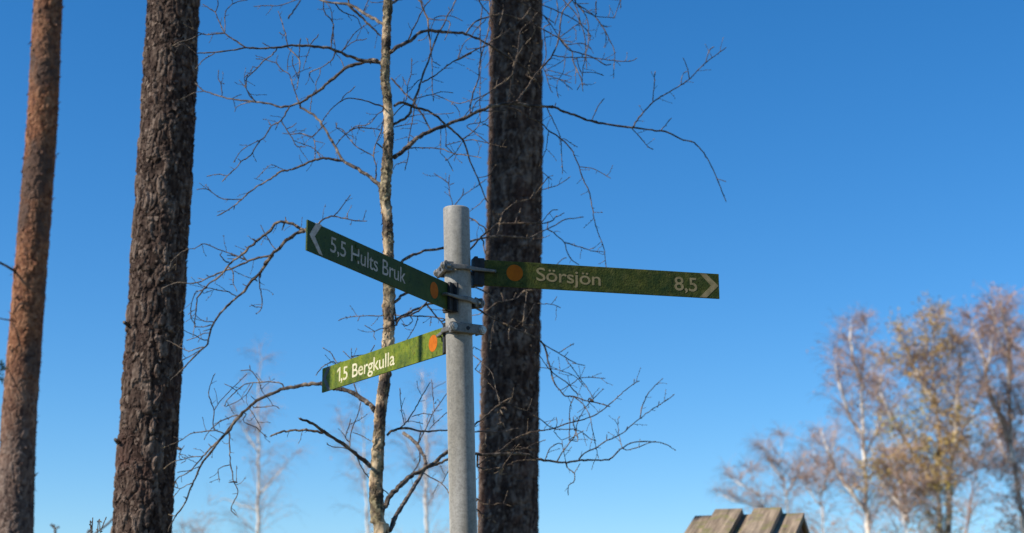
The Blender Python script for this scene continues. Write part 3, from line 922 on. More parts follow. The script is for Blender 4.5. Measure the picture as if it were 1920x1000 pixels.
# branches: (end depth change, start width, end width, line, [(w0, w1, twig line) ...])
BR = [
 (0.25, 5, 3, '1 1460,175 1400,140 1290,75 1210,35 1090,20 1010,5 960,-30', [
  (4, 3, '1 1430,255 1340,165 1230,60 1205,30'), (3, 2, '1 1210,40 1200,-20'), (2, 1.2, '1 1110,30 1170,90 1260,125 1300,200'),
  (2, 1.3, '1 1025,15 1035,90 1095,180 1080,330'), (1.5, 1, '1 1095,180 1075,60 1040,20'), (1.5, 1.2, '1 1350,0 1370,20 1460,15'),
  (1.6, 1.2, '1 960,-30 830,0 710,40 600,42 530,50'), (1.8, 2.6, '1 860,0 800,95 770,130')]),
 (-0.15, 6, 1.8, '1 1450,470 1400,440 1300,435 1150,380 1070,350 930,335 800,330 690,345 540,350 470,345 330,370 220,380 110,385', [
  (2.5, 1.3, '1 470,345 400,300 315,240 260,130 245,90 160,35'), (2, 1.2, '1 315,240 230,245 150,245 30,180'), (1.5, 1.2, '1 150,245 60,285 0,300 -60,330'),
  (1.6, 1.2, '1 315,230 318,100 340,55 390,20 470,0'), (1.6, 1.2, '1 245,90 265,40 260,-10'), (2, 1.3, '1 765,325 745,220 710,110 700,85'), (1.2, 1.2, '1 745,260 710,240'),
  (1.4, 1.2, '1 630,335 590,315'), (2, 1.2, '1 765,340 850,430 850,520 835,640 822,650'), (1.5, 1.5, '1 850,430 855,300 860,285'), (1.3, 1.2, '1 840,560 805,470 803,410'),
  (1.3, 1.3, '1 920,330 905,280'), (1.4, 1.6, '1 930,320 990,255'), (1.6, 1.3, '1 1080,345 1085,260 1100,180'), (1.3, 1.1, '1 1110,350 1100,280 1090,200'),
  (1.7, 1.1, '1 1155,375 1200,310 1260,230 1330,180'), (1.5, 1.3, '1 1160,370 1240,300 1330,285'), (2, 1.5, '1 690,350 650,400 590,440 550,490 490,545 470,560 470,640 520,715'),
  (1.2, 1.2, '1 590,430 545,425'), (1.3, 1.2, '1 550,490 515,485 500,520 470,545'), (2, 1.2, '1 1110,370 1090,430 1000,490 920,530 950,590'),
  (1.3, 1.1, '1 1000,490 1000,540 970,600 970,650'), (1.1, 1, '1 930,340 900,420 880,490'), (1.6, 1.3, '1 240,385 180,420 140,450 110,490'), (1.4, 1.2, '1 105,385 20,320 -40,340'),
  (1.1, 1.1, '1 800,340 770,420 765,500'), (1.1, 1.1, '1 1110,380 1150,430 1170,480')]),
 (0.3, 6, 1.8, '1 1410,440 1290,455 1180,500 1080,580 1000,650 900,715 830,750 720,770 640,750 540,735 360,715 280,695 160,655 105,605', [
  (1.6, 1.3, '1 540,735 490,690 460,600 455,560 470,545'), (1.3, 1.2, '1 470,640 420,585'), (1.6, 1.3, '1 295,690 285,600 265,570 270,510'), (1.2, 1.2, '1 285,600 305,602'),
  (1.2, 1.2, '1 360,715 410,690 425,685'), (1.3, 1.1, '1 510,735 430,755 395,775 388,800'), (1.1, 1, '1 375,710 385,770'), (1.2, 1, '1 160,660 95,670 0,715'),
  (2.4, 1.5, '1 780,770 720,870 650,910 600,990 570,1013 500,1120 430,1165 400,1210 330,1270 300,1305'), (1.4, 1.2, '2 570,90 480,130 420,180 380,245'),
  (1.4, 1.2, '2 330,345 260,335 190,348'), (1.2, 1.2, '2 430,240 412,226'), (1.9, 1.3, '1 720,870 760,940 800,1000 830,1055 890,1060'), (1.5, 1.2, '1 650,910 630,880'),
  (1.3, 1.3, '1 700,890 680,930'), (1.3, 1.3, '1 760,930 800,910 825,890'), (1.4, 1.1, '1 790,970 870,965 940,990 1000,930 1040,890'),
  (2.2, 1.4, '1 860,775 830,690 800,600 780,540 720,500 690,460 600,430'), (1.1, 1, '1 800,560 850,520 930,490'), (1.3, 1.2, '1 930,800 935,740 945,680 970,650'), (1.4, 1.2, '1 690,465 685,440')]),
 (0.3, 6.5, 3, '2 1470,490 1400,390 1300,310 1180,245 1130,180 1100,120 1040,20 1000,-45 950,-95 860,-148', [
  (4, 1.6, '2 1160,235 1060,220 1000,220 900,260 800,300 720,320 620,380 520,440 450,500 380,560 320,600 265,632'), (1.8, 1.2, '2 435,515 380,515 290,510 220,465 180,440 120,443'),
  (1.2, 1.2, '2 220,465 175,415'), (1.4, 1.3, '2 385,555 380,582'), (1.1, 1, '2 730,300 670,270 630,275 550,355'), (1.6, 1.2, '2 1005,215 960,150 870,115 820,95'),
  (1.5, 1.2, '2 965,215 965,160 960,95 940,65 860,40 790,45 735,40'), (1.2, 1.1, '2 940,65 1010,5'), (1.1, 1, '2 960,95 1015,105'), (1.7, 1.3, '2 1115,130 1150,80 1230,15 1300,0 1430,10'),
  (2.4, 1.7, '2 1400,380 1405,290 1385,190 1410,100 1440,20 1450,-40'), (1.8, 1.2, '2 1385,205 1270,140 1200,65 1160,10 1115,0 1120,-30'), (2.2, 2, '2 1410,110 1455,150')]),
 (-0.2, 2.4, 1.3, '1 1455,770 1300,720 1200,710 1150,730 1070,800 1020,870 1008,892', [
  (1.3, 1.3, '1 1155,725 1165,700 1250,630'), (1.5, 1.2, '1 1450,800 1400,840 1350,895 1260,910 1230,930 1150,1000'), (1.4, 1.3, '1 1210,940 1280,920 1430,935'),
  (1.2, 1.2, '1 1170,960 1120,920 1115,890')]),
 (0.35, 8, 2, '0 729,520 690,492 640,464 600,442 572,432 2 880,742 800,780 720,850 650,920 600,985 9 770,150 700,250 630,330 570,410 520,450 440,520 380,590 340,650 320,710 305,790 270,820 200,890 105,990 40,1050', [
  (5, 1.6, '2 895,742 860,720 800,690 740,680 690,680 640,740 540,820 470,880 400,940 345,980 9 430,260 390,300 300,370 240,440 225,520 210,630 215,665'), (1.7, 1.3, '9 330,650 270,668 215,665'),
  (1.6, 1.3, '9 300,385 240,408 225,405 190,490 185,600 215,640'), (1.1, 1.1, '9 205,545 170,570'), (1.1, 1, '9 210,660 200,730'), (2.2, 1.3, '9 460,200 440,200 395,150 405,130'),
  (1.9, 1.3, '9 460,235 490,275 490,350 515,405'), (1.1, 1.1, '9 490,360 475,360'), (2, 1.1, '9 590,190 500,150 380,105 300,70 265,70 210,100 160,105 100,140 45,190'), (1.1, 1.1, '9 520,155 450,150'),
  (1.1, 1.1, '9 500,175 455,175'), (1.8, 1.4, '9 600,105 580,88'), (1.8, 1.4, '9 665,55 638,35'), (1.5, 1.2, '9 555,145 548,128'), (1.7, 1.3, '9 800,110 770,80 725,0 690,-60'),
  (3.6, 1.3, '9 770,150 690,165 600,190 520,230 430,260 370,285 280,325 220,350 140,347 90,345 40,360 -20,390'), (1.4, 1.2, '9 280,325 240,315'), (1.3, 1.2, '9 325,310 302,295'),
  (1.7, 1.3, '9 520,450 460,415 400,405 350,395 290,380 240,355'), (1.1, 1, '9 275,425 330,405'), (1, 1, '9 25,270 70,220'), (2.2, 1.3, '9 690,260 680,300 680,370 695,450 695,530 660,570'),
  (1.4, 1.2, '9 695,525 650,520 625,508'), (1, 1, '9 640,320 600,310 500,265'), (1.4, 1.2, '9 590,375 565,360'), (3, 2, '9 685,280 690,305'), (3, 2, '9 640,318 660,335'),
  (1.5, 1.2, '9 350,630 280,625 240,600 230,590'), (1.2, 1.2, '9 300,627 300,605'), (1.3, 1.2, '9 330,680 280,695'), (1.6, 1.2, '9 320,710 270,715 230,740 160,760'),
  (1.6, 1.2, '9 305,760 260,755 200,720 130,690'), (1.2, 1.2, '9 250,750 240,770'), (1.8, 1.1, '9 275,810 220,825 170,840 120,820 70,790 15,765'), (1.6, 1.2, '9 270,820 200,865 130,900 110,920'),
  (3, 1.4, '0 592,424 598,420 2 1040,650 1100,640 1200,655 1250,670 1330,672'), (1.8, 1.2, '2 1100,635 1130,605 1170,550 1215,490'), (1.3, 1.2, '2 1200,655 1195,620'), (1.2, 1, '2 1310,665 1330,600'),
  (2.5, 1.6, '2 745,680 730,730'), (2, 1.5, '2 755,675 750,650')]),
 (0.3, 8, 1.9, '11 410,685 370,640 320,600 270,570 200,540 150,530 10 945,100 870,100 800,110 720,125 640,155 570,190 520,225 470,270 430,320 380,385 330,440 290,490 220,580 190,650 160,710 120,820 60,900 20,980', [
  (4, 1.4, '10 475,262 420,320 360,400 280,480 230,535 180,590 130,640 80,660 50,705'), (1.9, 1.2, '10 440,285 400,295 340,320 300,350 260,390 235,430'), (2.1, 1.2, '10 360,400 300,380 230,385 150,400 90,440 0,480'),
  (1.9, 1.2, '10 300,380 290,340 295,260 275,200 262,150 280,80 298,40'), (1.3, 1, '10 298,255 330,205 370,160 430,100 490,40'), (2.2, 1.2, '10 710,100 690,90 640,85 570,88 480,100 420,150 370,200 360,230'),
  (1.4, 1.3, '10 430,138 400,115 365,100'), (1.3, 1.1, '10 530,95 490,160 440,200 370,232'), (1.7, 1.3, '10 570,85 540,40 510,15 460,15'), (1.3, 1.2, '10 515,15 510,-10'),
  (1.3, 1.1, '10 520,265 550,310 580,370 570,385'), (1.8, 1.3, '10 490,280 470,310 475,330 550,360 570,380 610,415'), (1.5, 1.2, '10 540,240 600,235 670,230 685,245'), (1, 1, '10 650,230 630,190 590,150 570,90'),
  (1.4, 1.3, '10 545,195 525,175'), (2.2, 1.5, '10 387,395 390,490 395,580 405,640 415,690 440,740 430,780 405,830 400,865 425,890'), (1.5, 1.3, '10 395,585 340,600 320,615 325,685'), (3, 2, '10 430,692 390,690'),
  (1, 1, '10 430,680 430,600'), (1.5, 1.1, '10 220,535 160,540 100,555 50,568 -10,610'), (1.2, 1.1, '10 100,555 85,550 90,510 110,475'), (1.2, 1.2, '10 165,540 145,530'), (1.2, 1.1, '10 125,560 100,575'),
  (1.4, 1.2, '10 210,595 150,620 80,630'), (1.5, 1.3, '10 290,490 265,465'), (1.5, 1.3, '10 165,695 130,710 90,730 60,720'), (1.3, 1.2, '10 90,730 50,780'), (1.2, 1.1, '10 75,715 65,690'),
  (1.4, 1.2, '10 130,785 115,782'), (1.4, 1.2, '10 60,895 25,890'), (2.4, 1.8, '11 290,580 265,500'), (1.9, 1.4, '11 150,375 125,350 60,380 10,440'), (1.6, 1.2, '11 150,360 125,320 105,290 60,262'),
  (1.3, 1.2, '11 250,340 195,285'), (1.1, 1, '11 248,340 245,270'), (1.7, 1.5, '11 370,300 400,245')]),
 (-0.2, 6.5, 4, '17 805,715 740,660 690,620 610,570 560,535 505,512', [
  (4, 2.6, '17 605,572 540,562 450,563 390,582 380,585'), (1.7, 1.3, '17 715,640 640,630 622,618'), (1.9, 1.5, '11 230,935 235,890 205,860 235,770 240,740'), (1.7, 1.3, '11 235,890 250,800 290,700 310,630'),
  (1.3, 1.2, '11 255,825 320,850 370,880'), (2, 1.6, '17 745,670 780,740 830,790 890,840'), (1.3, 1.2, '17 545,562 535,555')]),
 (0.75, 8.5, 1.2, '12 215,885 250,820 310,750 380,690 440,660 490,630 555,575 0 868,846 895,852 14 300,430 480,430 560,465 650,480 770,490 15 190,775 280,760 440,755 510,695 590,655 700,652 770,665 830,700', [
  (2.2, 1.3, '15 270,755 300,720 380,680 430,645 510,610 570,560 620,520 690,465 750,430 825,378'), (1.9, 1.2, '15 625,515 640,440 680,360 755,285'), (1.3, 1.2, '15 520,690 500,600 495,520 505,505'),
  (1.7, 1.2, '15 520,690 545,700 600,690 670,660 710,650'), (1.4, 1.4, '15 430,640 430,615'), (1.4, 1.4, '15 545,582 550,568'), (1.2, 1.3, '15 730,450 735,420'), (1.9, 1.3, '15 70,755 100,690 150,660 165,665'),
  (2.1, 1.1, '15 140,765 180,700 240,620 260,540 300,460 350,400 410,345'), (1.9, 1.4, '15 190,775 195,800 240,840 235,890 205,905 205,960'), (1.3, 1.2, '15 240,835 270,785'), (1.2, 1.1, '15 200,800 175,700 170,650'),
  (3, 2.4, '14 130,515 200,545 300,530 300,570 335,572'), (2.2, 2, '14 310,525 400,490 480,470 550,475'), (2, 1.8, '14 310,560 340,490 400,410 430,360'), (2.2, 2, '14 150,500 230,440 310,400 340,375'),
  (2, 1.4, '14 270,410 380,400 470,390 560,350 620,330'), (2.6, 1.3, '14 330,385 360,355 440,300 560,265 680,245 15 200,545 330,510 400,470 460,420 540,350 585,315 615,298'), (1.4, 1.3, '15 130,580 140,540 135,515'),
  (1.2, 1.1, '15 120,590 165,640 215,620'), (1.6, 1.5, '15 210,640 215,520'), (1.6, 1.5, '15 250,585 235,545 235,510'), (1.6, 1.5, '15 250,590 260,650 220,640'), (1.4, 1.3, '15 210,640 270,600 290,590'), (1.3, 1.3, '15 590,310 590,290')]),
 (0.7, 7.5, 5, '12 250,985 290,900 350,800 400,720 440,650 430,600 400,545 330,480', [
  (2.6, 1.6, '12 330,740 390,660 410,600 400,560'), (2.1, 1.6, '12 440,695 520,740 560,790'), (1.4, 1.3, '12 525,740 555,680'),
  (4.5, 2, '12 440,662 500,640 555,615 0 868,832 891,797 14 170,180 250,110 310,60 370,25'), (2, 1.4, '14 300,65 340,60 430,95 530,140 600,190 690,245 840,250 15 240,580 290,600 340,640 365,645'),
  (2.6, 1.6, '0 868,905 880,926 14 135,755 180,790 240,795 300,785 370,803'), (2.6, 1.6, '14 100,800 130,830 200,880 280,930'), (1.4, 1.1, '14 320,60 300,110 300,200 330,260'),
  (2.6, 3.4, '14 300,100 285,130'), (2.4, 3, '14 300,95 330,95 340,105'), (2, 2.6, '14 310,200 290,215'), (2, 2.8, '14 320,205 330,240'), (2, 2.6, '14 300,110 318,140')]),
 (0.6, 4.2, 1.2, '11 485,845 510,820 560,800 640,800 740,818 890,810 0 868,809 14 120,270 200,265 260,270 350,265 400,245 460,250', [
  (2.1, 1.3, '11 560,805 610,760 660,690 720,580 770,495'), (1.4, 1.4, '11 600,765 585,700 575,600 570,535'), (1.1, 1.1, '11 610,755 650,750 715,765'), (1.2, 1.1, '11 650,720 720,700 780,705'),
  (1.9, 1.3, '11 690,905 700,890 750,790 790,700 880,570'), (1.3, 1.3, '11 800,680 790,560 783,475'), (1.2, 1.2, '11 770,800 830,740 880,695'), (2.2, 2, '14 195,265 195,330 160,400'), (2, 2, '14 205,370 170,400')]),
 (0.7, 5.2, 1.3, '0 733,515 756,490 775,479 801,469 817,467 831,466 860,466 878,456 16 10,640 100,610 200,585 340,570 600,575 750,595 860,550 1000,475 1060,450 1150,400 1240,350 1340,345 1460,320', [
  (3.4, 1.6, '16 -40,790 10,740 60,680 130,600 210,530 340,430 400,410 560,405 780,400 910,405 1000,400 1080,360 1120,310'), (1, 1, '16 1115,325 1210,275'), (1.4, 1.3, '16 930,395 1000,300 1070,235 1130,230'),
  (1.9, 1.7, '16 390,410 380,500 340,565'), (2.1, 1.4, '16 390,400 410,330 440,260 560,160 700,110 780,90 830,10'), (1.9, 1.8, '16 590,400 660,220'), (1.5, 1.5, '16 400,390 330,330 300,250'),
  (2.1, 1.4, '16 1000,480 1050,495 1150,580 1220,650 1260,780 1310,870 1400,930'), (1.9, 1.2, '16 1220,650 1360,690 1500,730 1600,765 1730,770'), (1.2, 1.1, '16 1550,735 1590,720'), (1.6, 1.6, '16 1000,470 1010,390'),
  (1.2, 1.1, '16 830,600 930,595 1025,560'), (2.3, 2, '16 -60,300 0,330 100,390 210,480 210,520'), (2, 3.5, '16 620,120 600,115'), (1.3, 1.1, '16 1120,940 1190,870 1250,845'), (2, 2.6, '16 745,590 740,560'),
  (2.4, 2, '16 180,640 190,740 210,800')]),
 (0.7, 5.2, 1.3, '0 738,568 752,556 770,546 800,540 840,534 870,532 896,541 912,550 932,566 13 340,110 400,95 460,75 510,20', [
  (3, 2.5, '13 310,110 260,145 210,185'), (1.8, 1.6, '13 430,85 445,45'), (2, 2.4, '13 350,105 340,45'), (1.6, 1, '13 300,125 285,200 280,250 260,340 250,470'), (3, 2, '13 500,35 540,20 575,20'),
  (2, 1.7, '13 535,40 530,60 510,200 495,270 420,215'), (3.4, 2.5, '11 545,105 570,60 640,40 710,0 0 800,566'), (2.6, 2, '17 1045,25 1080,70 1115,110'),
  (2.2, 1.4, '11 880,65 760,50 640,45 550,40 455,45 350,45 250,50 180,65 165,75'), (1.4, 1.3, '11 300,52 293,75'), (1.5, 1.2, '11 640,50 655,80 620,110 590,100'), (1.4, 1.2, '11 690,50 670,120 620,200'),
  (1.2, 1.1, '11 780,55 775,105'), (1.6, 1.3, '11 470,125 450,130 400,150 395,180 405,198'), (1.3, 1.2, '11 400,147 340,112'), (1.3, 1.2, '11 590,100 600,115 620,110')]),
 (0.55, 4.5, 1.2, '0 742,600 800,572 850,565 889,576 13 200,200 280,245 340,275 400,300 500,345 580,375 640,415 690,455 790,515 860,560 917,590 15 230,190 300,205', [
  (3, 1.6, '13 640,415 680,480 700,560 720,650 740,730 790,800 830,845 900,850 15 300,410 380,425 440,445'), (1.4, 1.1, '15 190,165 230,220 280,290 330,360 350,400'), (1.4, 1.2, '15 150,130 235,78'), (1.2, 1.1, '15 180,155 200,130'),
  (1.9, 1.1, '15 -20,90 30,140 80,210 130,260 200,310 260,375'), (1.2, 1, '15 40,215 140,230 240,265 300,330'), (1.4, 1.2, '15 160,350 230,310 270,280 340,275 415,280'), (1.6, 1, '15 240,390 290,430 330,500 350,600 380,740'),
  (1.6, 1.5, '15 235,390 215,450 210,520'), (2, 2, '13 420,250 390,285 340,275'), (3.2, 2.6, '13 500,290 530,320 520,350'), (1.6, 1, '13 90,510 120,535 190,590 260,670 290,790 320,900'), (1.3, 1.2, '13 200,700 280,795'),
  (1.6, 1.5, '13 130,635 180,680'), (1.3, 1.2, '13 600,120 640,125 720,128 790,152'), (1.1, 1, '13 725,128 765,75'), (1.5, 1.3, '13 120,460 170,490'), (2, 2.6, '13 390,350 395,395'), (1.5, 1.2, '13 100,215 150,210 180,195'),
  (1.8, 1.5, '16 1500,1000 1560,1080 1650,1070'), (2.2, 3, '15 330,400 350,410')]),
 (0.65, 7.2, 1.3, '6 45,885 120,830 210,750 320,680 430,635 560,585 690,530 780,485 870,445 3 850,765 1000,745 1150,765 1300,775 1400,815 1540,865 1610,880 5 250,380 350,400 420,408 520,420 560,425 640,460 685,472 735,530 780,620 820,720', [
  (2.4, 1.3, '5 420,408 450,365 510,300 580,255 660,205 730,135 820,68'), (1.4, 1.4, '5 250,375 280,310 300,287'), (1.5, 1.5, '5 510,300 515,220 518,172'), (1.4, 1.3, '5 665,200 655,150 640,115'), (1.2, 1.2, '5 630,225 635,185 650,170'),
  (1.5, 1.4, '5 735,130 750,80 768,65'), (1.4, 1.4, '5 545,418 585,370'), (1.5, 1.2, '5 420,412 460,455 490,490 508,500'), (1.2, 1.1, '5 780,625 818,637'), (1.7, 1.5, '5 90,325 95,308'), (2.4, 1.6, '6 690,530 690,450 720,320 760,220 770,100 7 1320,800 1310,400 1330,200 1335,90 1290,0'),
  (1.7, 1.3, '6 700,510 740,420 830,350 910,290 970,250 1000,215'), (1.3, 1.2, '6 630,550 690,470'), (2.2, 2.6, '6 355,660 300,560 250,480 200,400 130,340 20,215'), (1.9, 1.3, '6 160,810 300,805 440,815 550,855 650,870 775,888'),
  (1.8, 1.6, '6 790,490 880,495 990,485'), (1.9, 1.4, '6 135,990 165,860 160,800 165,720 200,560 210,400'), (1.4, 1, '6 120,930 60,945 35,985'), (1.4, 1.2, '6 180,700 210,720'), (1.5, 1.5, '3 1130,770 1130,840 1105,830'),
  (2.4, 1.3, '3 960,770 1060,805 1120,850 1200,880 1260,940 1340,990 5 160,500 190,560 210,620 240,690 255,780 270,840 300,920 310,1000'), (1.5, 1.1, '5 60,330 90,390 115,450 120,520 125,600'), (1.3, 1.2, '5 65,420 55,500'),
  (1.3, 1.1, '5 200,575 260,585 325,622'), (1.2, 1.1, '5 130,455 185,490'), (1.2, 1.1, '5 20,585 40,600 75,628'), (1.4, 1.2, '5 10,690 40,672 100,655 155,620'), (1.2, 1.2, '5 250,750 256,752'),
  (3.2, 1.8, '8 50,940 130,840 220,710 300,610 380,520 430,400 450,280 470,130 550,10 600,-60'), (1.8, 1.2, '8 385,520 500,540 720,540 950,570 1110,575 1165,550'), (1.2, 1, '8 330,650 430,600 490,560'),
  (1.2, 1, '8 500,550 480,680 430,760 420,850 435,910'), (1.6, 1.5, '8 215,705 265,690 270,660'), (3, 3.5, '3 1010,735 1045,730')]),
 (0.2, 4.4, 1.8, '6 35,605 150,545 190,470 240,330 280,210 355,0 7 600,760 700,500 760,400 840,240 960,0 1010,-90', [
  (2.2, 1.6, '6 280,250 400,180 540,75 700,0 7 950,880 1200,740 1400,660 1500,580 1690,460 3 1080,130 1130,60'), (1.4, 1.2, '6 160,330 240,240 285,215'), (1.5, 1.4, '6 135,420 155,330 155,270 185,180 190,50'), (1.2, 1.1, '6 145,275 115,210'),
  (1.4, 1.2, '6 215,390 300,365 375,350 440,330 535,335'), (1.4, 1.3, '6 375,350 460,385 530,415 600,430 690,400'), (1.1, 1, '6 530,420 580,470 600,530'), (1.1, 1, '6 160,545 290,520 420,520 540,510'),
  (2.4, 3.2, '7 600,740 590,600 570,480 550,280 500,150 430,0 400,-80'), (1.7, 1.2, '7 560,270 700,290 870,315 840,480 800,570'), (1.5, 1.1, '7 640,270 720,235 820,230 920,240 1040,295'), (1.1, 1, '7 650,290 590,420'),
  (1.1, 1, '7 560,500 500,570 420,590'), (1.4, 1.3, '7 605,760 610,870 620,1000 6 365,250 375,400'), (1.3, 1.2, '7 620,880 720,940'), (1.4, 1.3, '6 40,630 130,610 230,600'), (1.4, 1.4, '7 870,150 860,120')]),
 (0.5, 4.4, 1.8, '6 40,450 90,425 140,430 210,460 300,480 390,530 480,610 550,670 630,740 660,830 690,920 720,1000 4 720,330 760,420 800,530 825,575', [
  (2, 1.6, '6 120,430 125,385'), (1.6, 1.5, '6 40,525 100,460 140,430'), (1.4, 1.2, '6 490,780 610,750'), (1.6, 1.1, '6 640,745 720,740 850,770 990,800'), (1.7, 1.3, '6 620,740 700,680 770,600 770,480 775,240 780,0'),
  (1.2, 1.1, '6 640,720 690,690'), (1.5, 1.2, '6 850,770 720,670 660,620 720,600 810,580 880,510'), (1.1, 1, '6 435,840 440,640 440,590'), (1.2, 1.1, '6 435,850 500,920 540,1000'), (1.4, 1.3, '6 480,790 485,690 480,640'),
  (1.3, 1.2, '6 480,790 540,850'), (1.4, 1.2, '6 480,920 560,850 620,760'), (1.1, 1.1, '6 555,915 565,880'), (1.7, 1.4, '4 575,640 570,590 550,510 545,450 520,420 440,370'), (1.4, 1.3, '4 545,440 548,385'), (1.2, 1.2, '4 550,450 575,438'),
  (1.5, 1.4, '4 570,610 640,530 650,480'), (1.3, 1.2, '4 640,530 760,450 810,410'), (1.4, 1.2, '4 760,400 830,380 880,310'), (1.3, 1.2, '4 800,550 750,600 700,635'), (1.5, 1.2, '6 790,600 840,620 860,640')]),
 (0.5, 6.2, 1.8, '3 120,380 200,325 270,290 340,235 420,225 520,230 640,245 740,275 860,340 1000,430 1100,490 1160,560 1200,630', [
  (2.2, 1.6, '7 270,590 310,490 400,310 490,130 590,0 640,-70'), (2.4, 1.6, '3 665,245 720,170 800,130 900,105 980,110 1100,160 1180,190 1290,250 1340,280 8 520,460 600,490 740,530 880,610 925,605'),
  (1.7, 1.7, '3 940,60 930,110 910,170'), (1.4, 1.2, '7 1170,540 1080,620 1030,730 980,860'), (1.3, 1.2, '7 1320,690 1120,710 1100,670'), (1.4, 1.2, '7 1390,290 1270,400 1190,510'), (2.2, 1.6, '7 1440,-40 1450,200 1430,420 1380,600 1330,800 1300,980'),
  (1.9, 1.6, '7 1290,0 1340,90 1440,210 1500,320'), (1.3, 1.2, '7 1480,700 1430,920 1390,970'), (1.7, 1.2, '3 1180,190 1140,270 1070,350 1030,440 1000,540 980,680 970,740'), (1.7, 1.3, '3 1185,90 1130,160 1060,230 1040,380 1000,500'),
  (1.1, 1.1, '3 1150,375 1130,440'), (2, 1.4, '3 1190,590 1100,540 1160,520'), (1.6, 1.6, '3 720,720 830,670 890,620 960,580 1000,540')]),
 (0.35, 6, 2.4, '0 728,-70 800,-120 900,-110 1000,-70 1050,-35 1075,-5 8 600,30', [
  (2.2, 1.3, '8 240,0 290,45 390,90 500,140 610,200 680,260 735,330'), (2.2, 1.5, '8 20,-40 60,10 190,80 300,150 390,210'), (1.6, 1.4, '8 300,150 390,270 440,350'), (1.6, 1.4, '8 410,-60 420,0 430,130 400,240'),
  (1.8, 1.3, '8 460,-40 480,0 600,130 640,220 680,330 690,500 700,640'), (1.5, 1.4, '8 560,-20 620,120 640,210'), (1.8, 1.3, '8 600,30 680,130 715,230 710,420 690,520 660,690 660,800 665,850'),
  (1.9, 1.1, '8 600,30 640,60 760,140 850,250 920,390 960,490 950,730'), (1.4, 1.2, '8 650,90 780,150 960,168'), (1.7, 2, '8 790,130 790,20'), (1.3, 1.1, '8 780,160 870,290 880,400 865,440'), (1.1, 1.1, '8 840,245 890,252'),
  (1.5, 1.3, '8 450,350 520,300 620,225 690,225'), (2.2, 1.6, '8 440,350 520,440 560,480 570,560 600,640 650,750 660,800'), (1.5, 1.3, '8 610,550 630,640 660,700'), (1.3, 1.2, '8 660,680 760,680 850,705'), (1.1, 1.1, '8 660,790 700,800'),
  (1.2, 1.1, '8 600,650 595,780'), (1.1, 1, '8 640,790 615,840'), (1.8, 1.3, '8 300,250 300,300 310,400 320,520 290,620 320,700 350,820 375,865'), (1.2, 1.1, '8 340,660 460,690 555,720'), (1.3, 1.2, '8 320,700 430,740 545,775'),
  (1.2, 1.1, '8 330,745 430,740 560,835'), (1.4, 1.3, '8 520,420 660,410 740,460'), (1.4, 1.3, '8 450,370 560,400'), (1.1, 1.1, '8 320,350 380,340'), (1.1, 1, '8 620,35 710,35'), (1.2, 1.2, '8 1025,-30 1015,80'), (1.5, 1.4, '8 730,330 730,380'),
  (1.2, 1.1, '8 600,290 600,370'), (1.2, 1.1, '8 690,330 740,335')]),
 (0.2, 5.5, 3.5, '3 125,25 200,-10 260,-40', []),
]
tp = [P(x, y, YB) for x, y in TRUNK][::-1]
trad = [w * 0.98 / 2 * depth(P(x, y, YB)) / FPX for (x, y), w in zip(TRUNK, TW)][::-1]
bbase = np.array([tp[0][0] - 0.01, YB, 0.0])
birch = thing('birch_tree', bbase, 'young bare birch with lichen-covered trunk and spreading twigs behind the signpost', 'tree')
tc = [np.array([bbase[0], YB, -0.05]), np.array([bbase[0], YB, 0.7])] + tp + [tp[-1] + np.array([0.02, 0.05, 1.3])]
tr = [trad[0] * 1.5, trad[0] * 1.2] + trad + [0.004]
# smooth the trunk line so it bends, not kinks
line = smooth_line([(p[2], p[0], r) for p, r in zip(tc, tr)], 0.02)
tcs = [(l[1], YB, l[0]) for l in line]
trs = [l[2] for l in line]


def birch_relief(TH, Z):
    a = fbm(TH, Z, 5, 0.05, 401, 3) - 0.5
    f1, f2, cid = cells(TH * 9 / (2 * math.pi) + a, Z / 0.014 + a * 2, 9, 420)
    lump = sstep(0.25, 0.75, fbm(TH, Z, 3, 0.11, 440, 3))
    fine = fbm(TH, Z, 18, 0.008, 460, 2) - 0.5
    amp = 0.8 + 1.0 * lump
    return (0.0042 * a + amp * (0.0026 * sstep(0, 0.5, f2 - f1) * (cid - 0.3) + 0.003 * fine)), cid


trunk_mesh('trunk', tcs, trs, 52, rows(-0.05, tp[0][2], tp[-1][2] + 0.1, tc[-1][2] - 0.03, 0.0032, 0.05), birch_relief, M_BIRCH, birch, bbase, True)
bark_flakes(birch, bbase, tcs, trs, tp[0][2], tp[-1][2], 1900, 0.0056, M_BIRCH, 44)


def buds(mb, p3, scale, rate, q, mat=1):
    """small pointed buds and short spurs along a twig"""
    seg = np.linalg.norm(np.diff(p3, axis=0), axis=1)
    L = seg.sum()
    s = q.uniform(0.3, 1) * rate
    cum = np.concatenate([[0], np.cumsum(seg)])
    while s < L:
        i = min(np.searchsorted(cum, s) - 1, len(seg) - 1)
        t = (s - cum[i]) / max(seg[i], 1e-6)
        p = p3[i] * (1 - t) + p3[i + 1] * t
        d = (p3[i + 1] - p3[i]) / max(seg[i], 1e-6)
        o = np.cross(d, q.normal(0, 1, 3)); o /= np.linalg.norm(o) + 1e-9
        ln = scale * q.uniform(0.6, 1.5)
        e = o * 0.8 + d * 0.6; e /= np.linalg.norm(e)
        mb.tube([p, p + e * ln * 0.55, p + e * ln], [scale * 0.22, scale * 0.3, scale * 0.06], 4, mat)
        s += rate * q.uniform(0.4, 1.7)
    d = p3[-1] - p3[-2]; d /= np.linalg.norm(d) + 1e-9
    mb.tube([p3[-1] - d * scale * 0.4, p3[-1] + d * scale * 0.3, p3[-1] + d * scale * 1.1], [scale * 0.2, scale * 0.32, scale * 0.06], 4, mat)


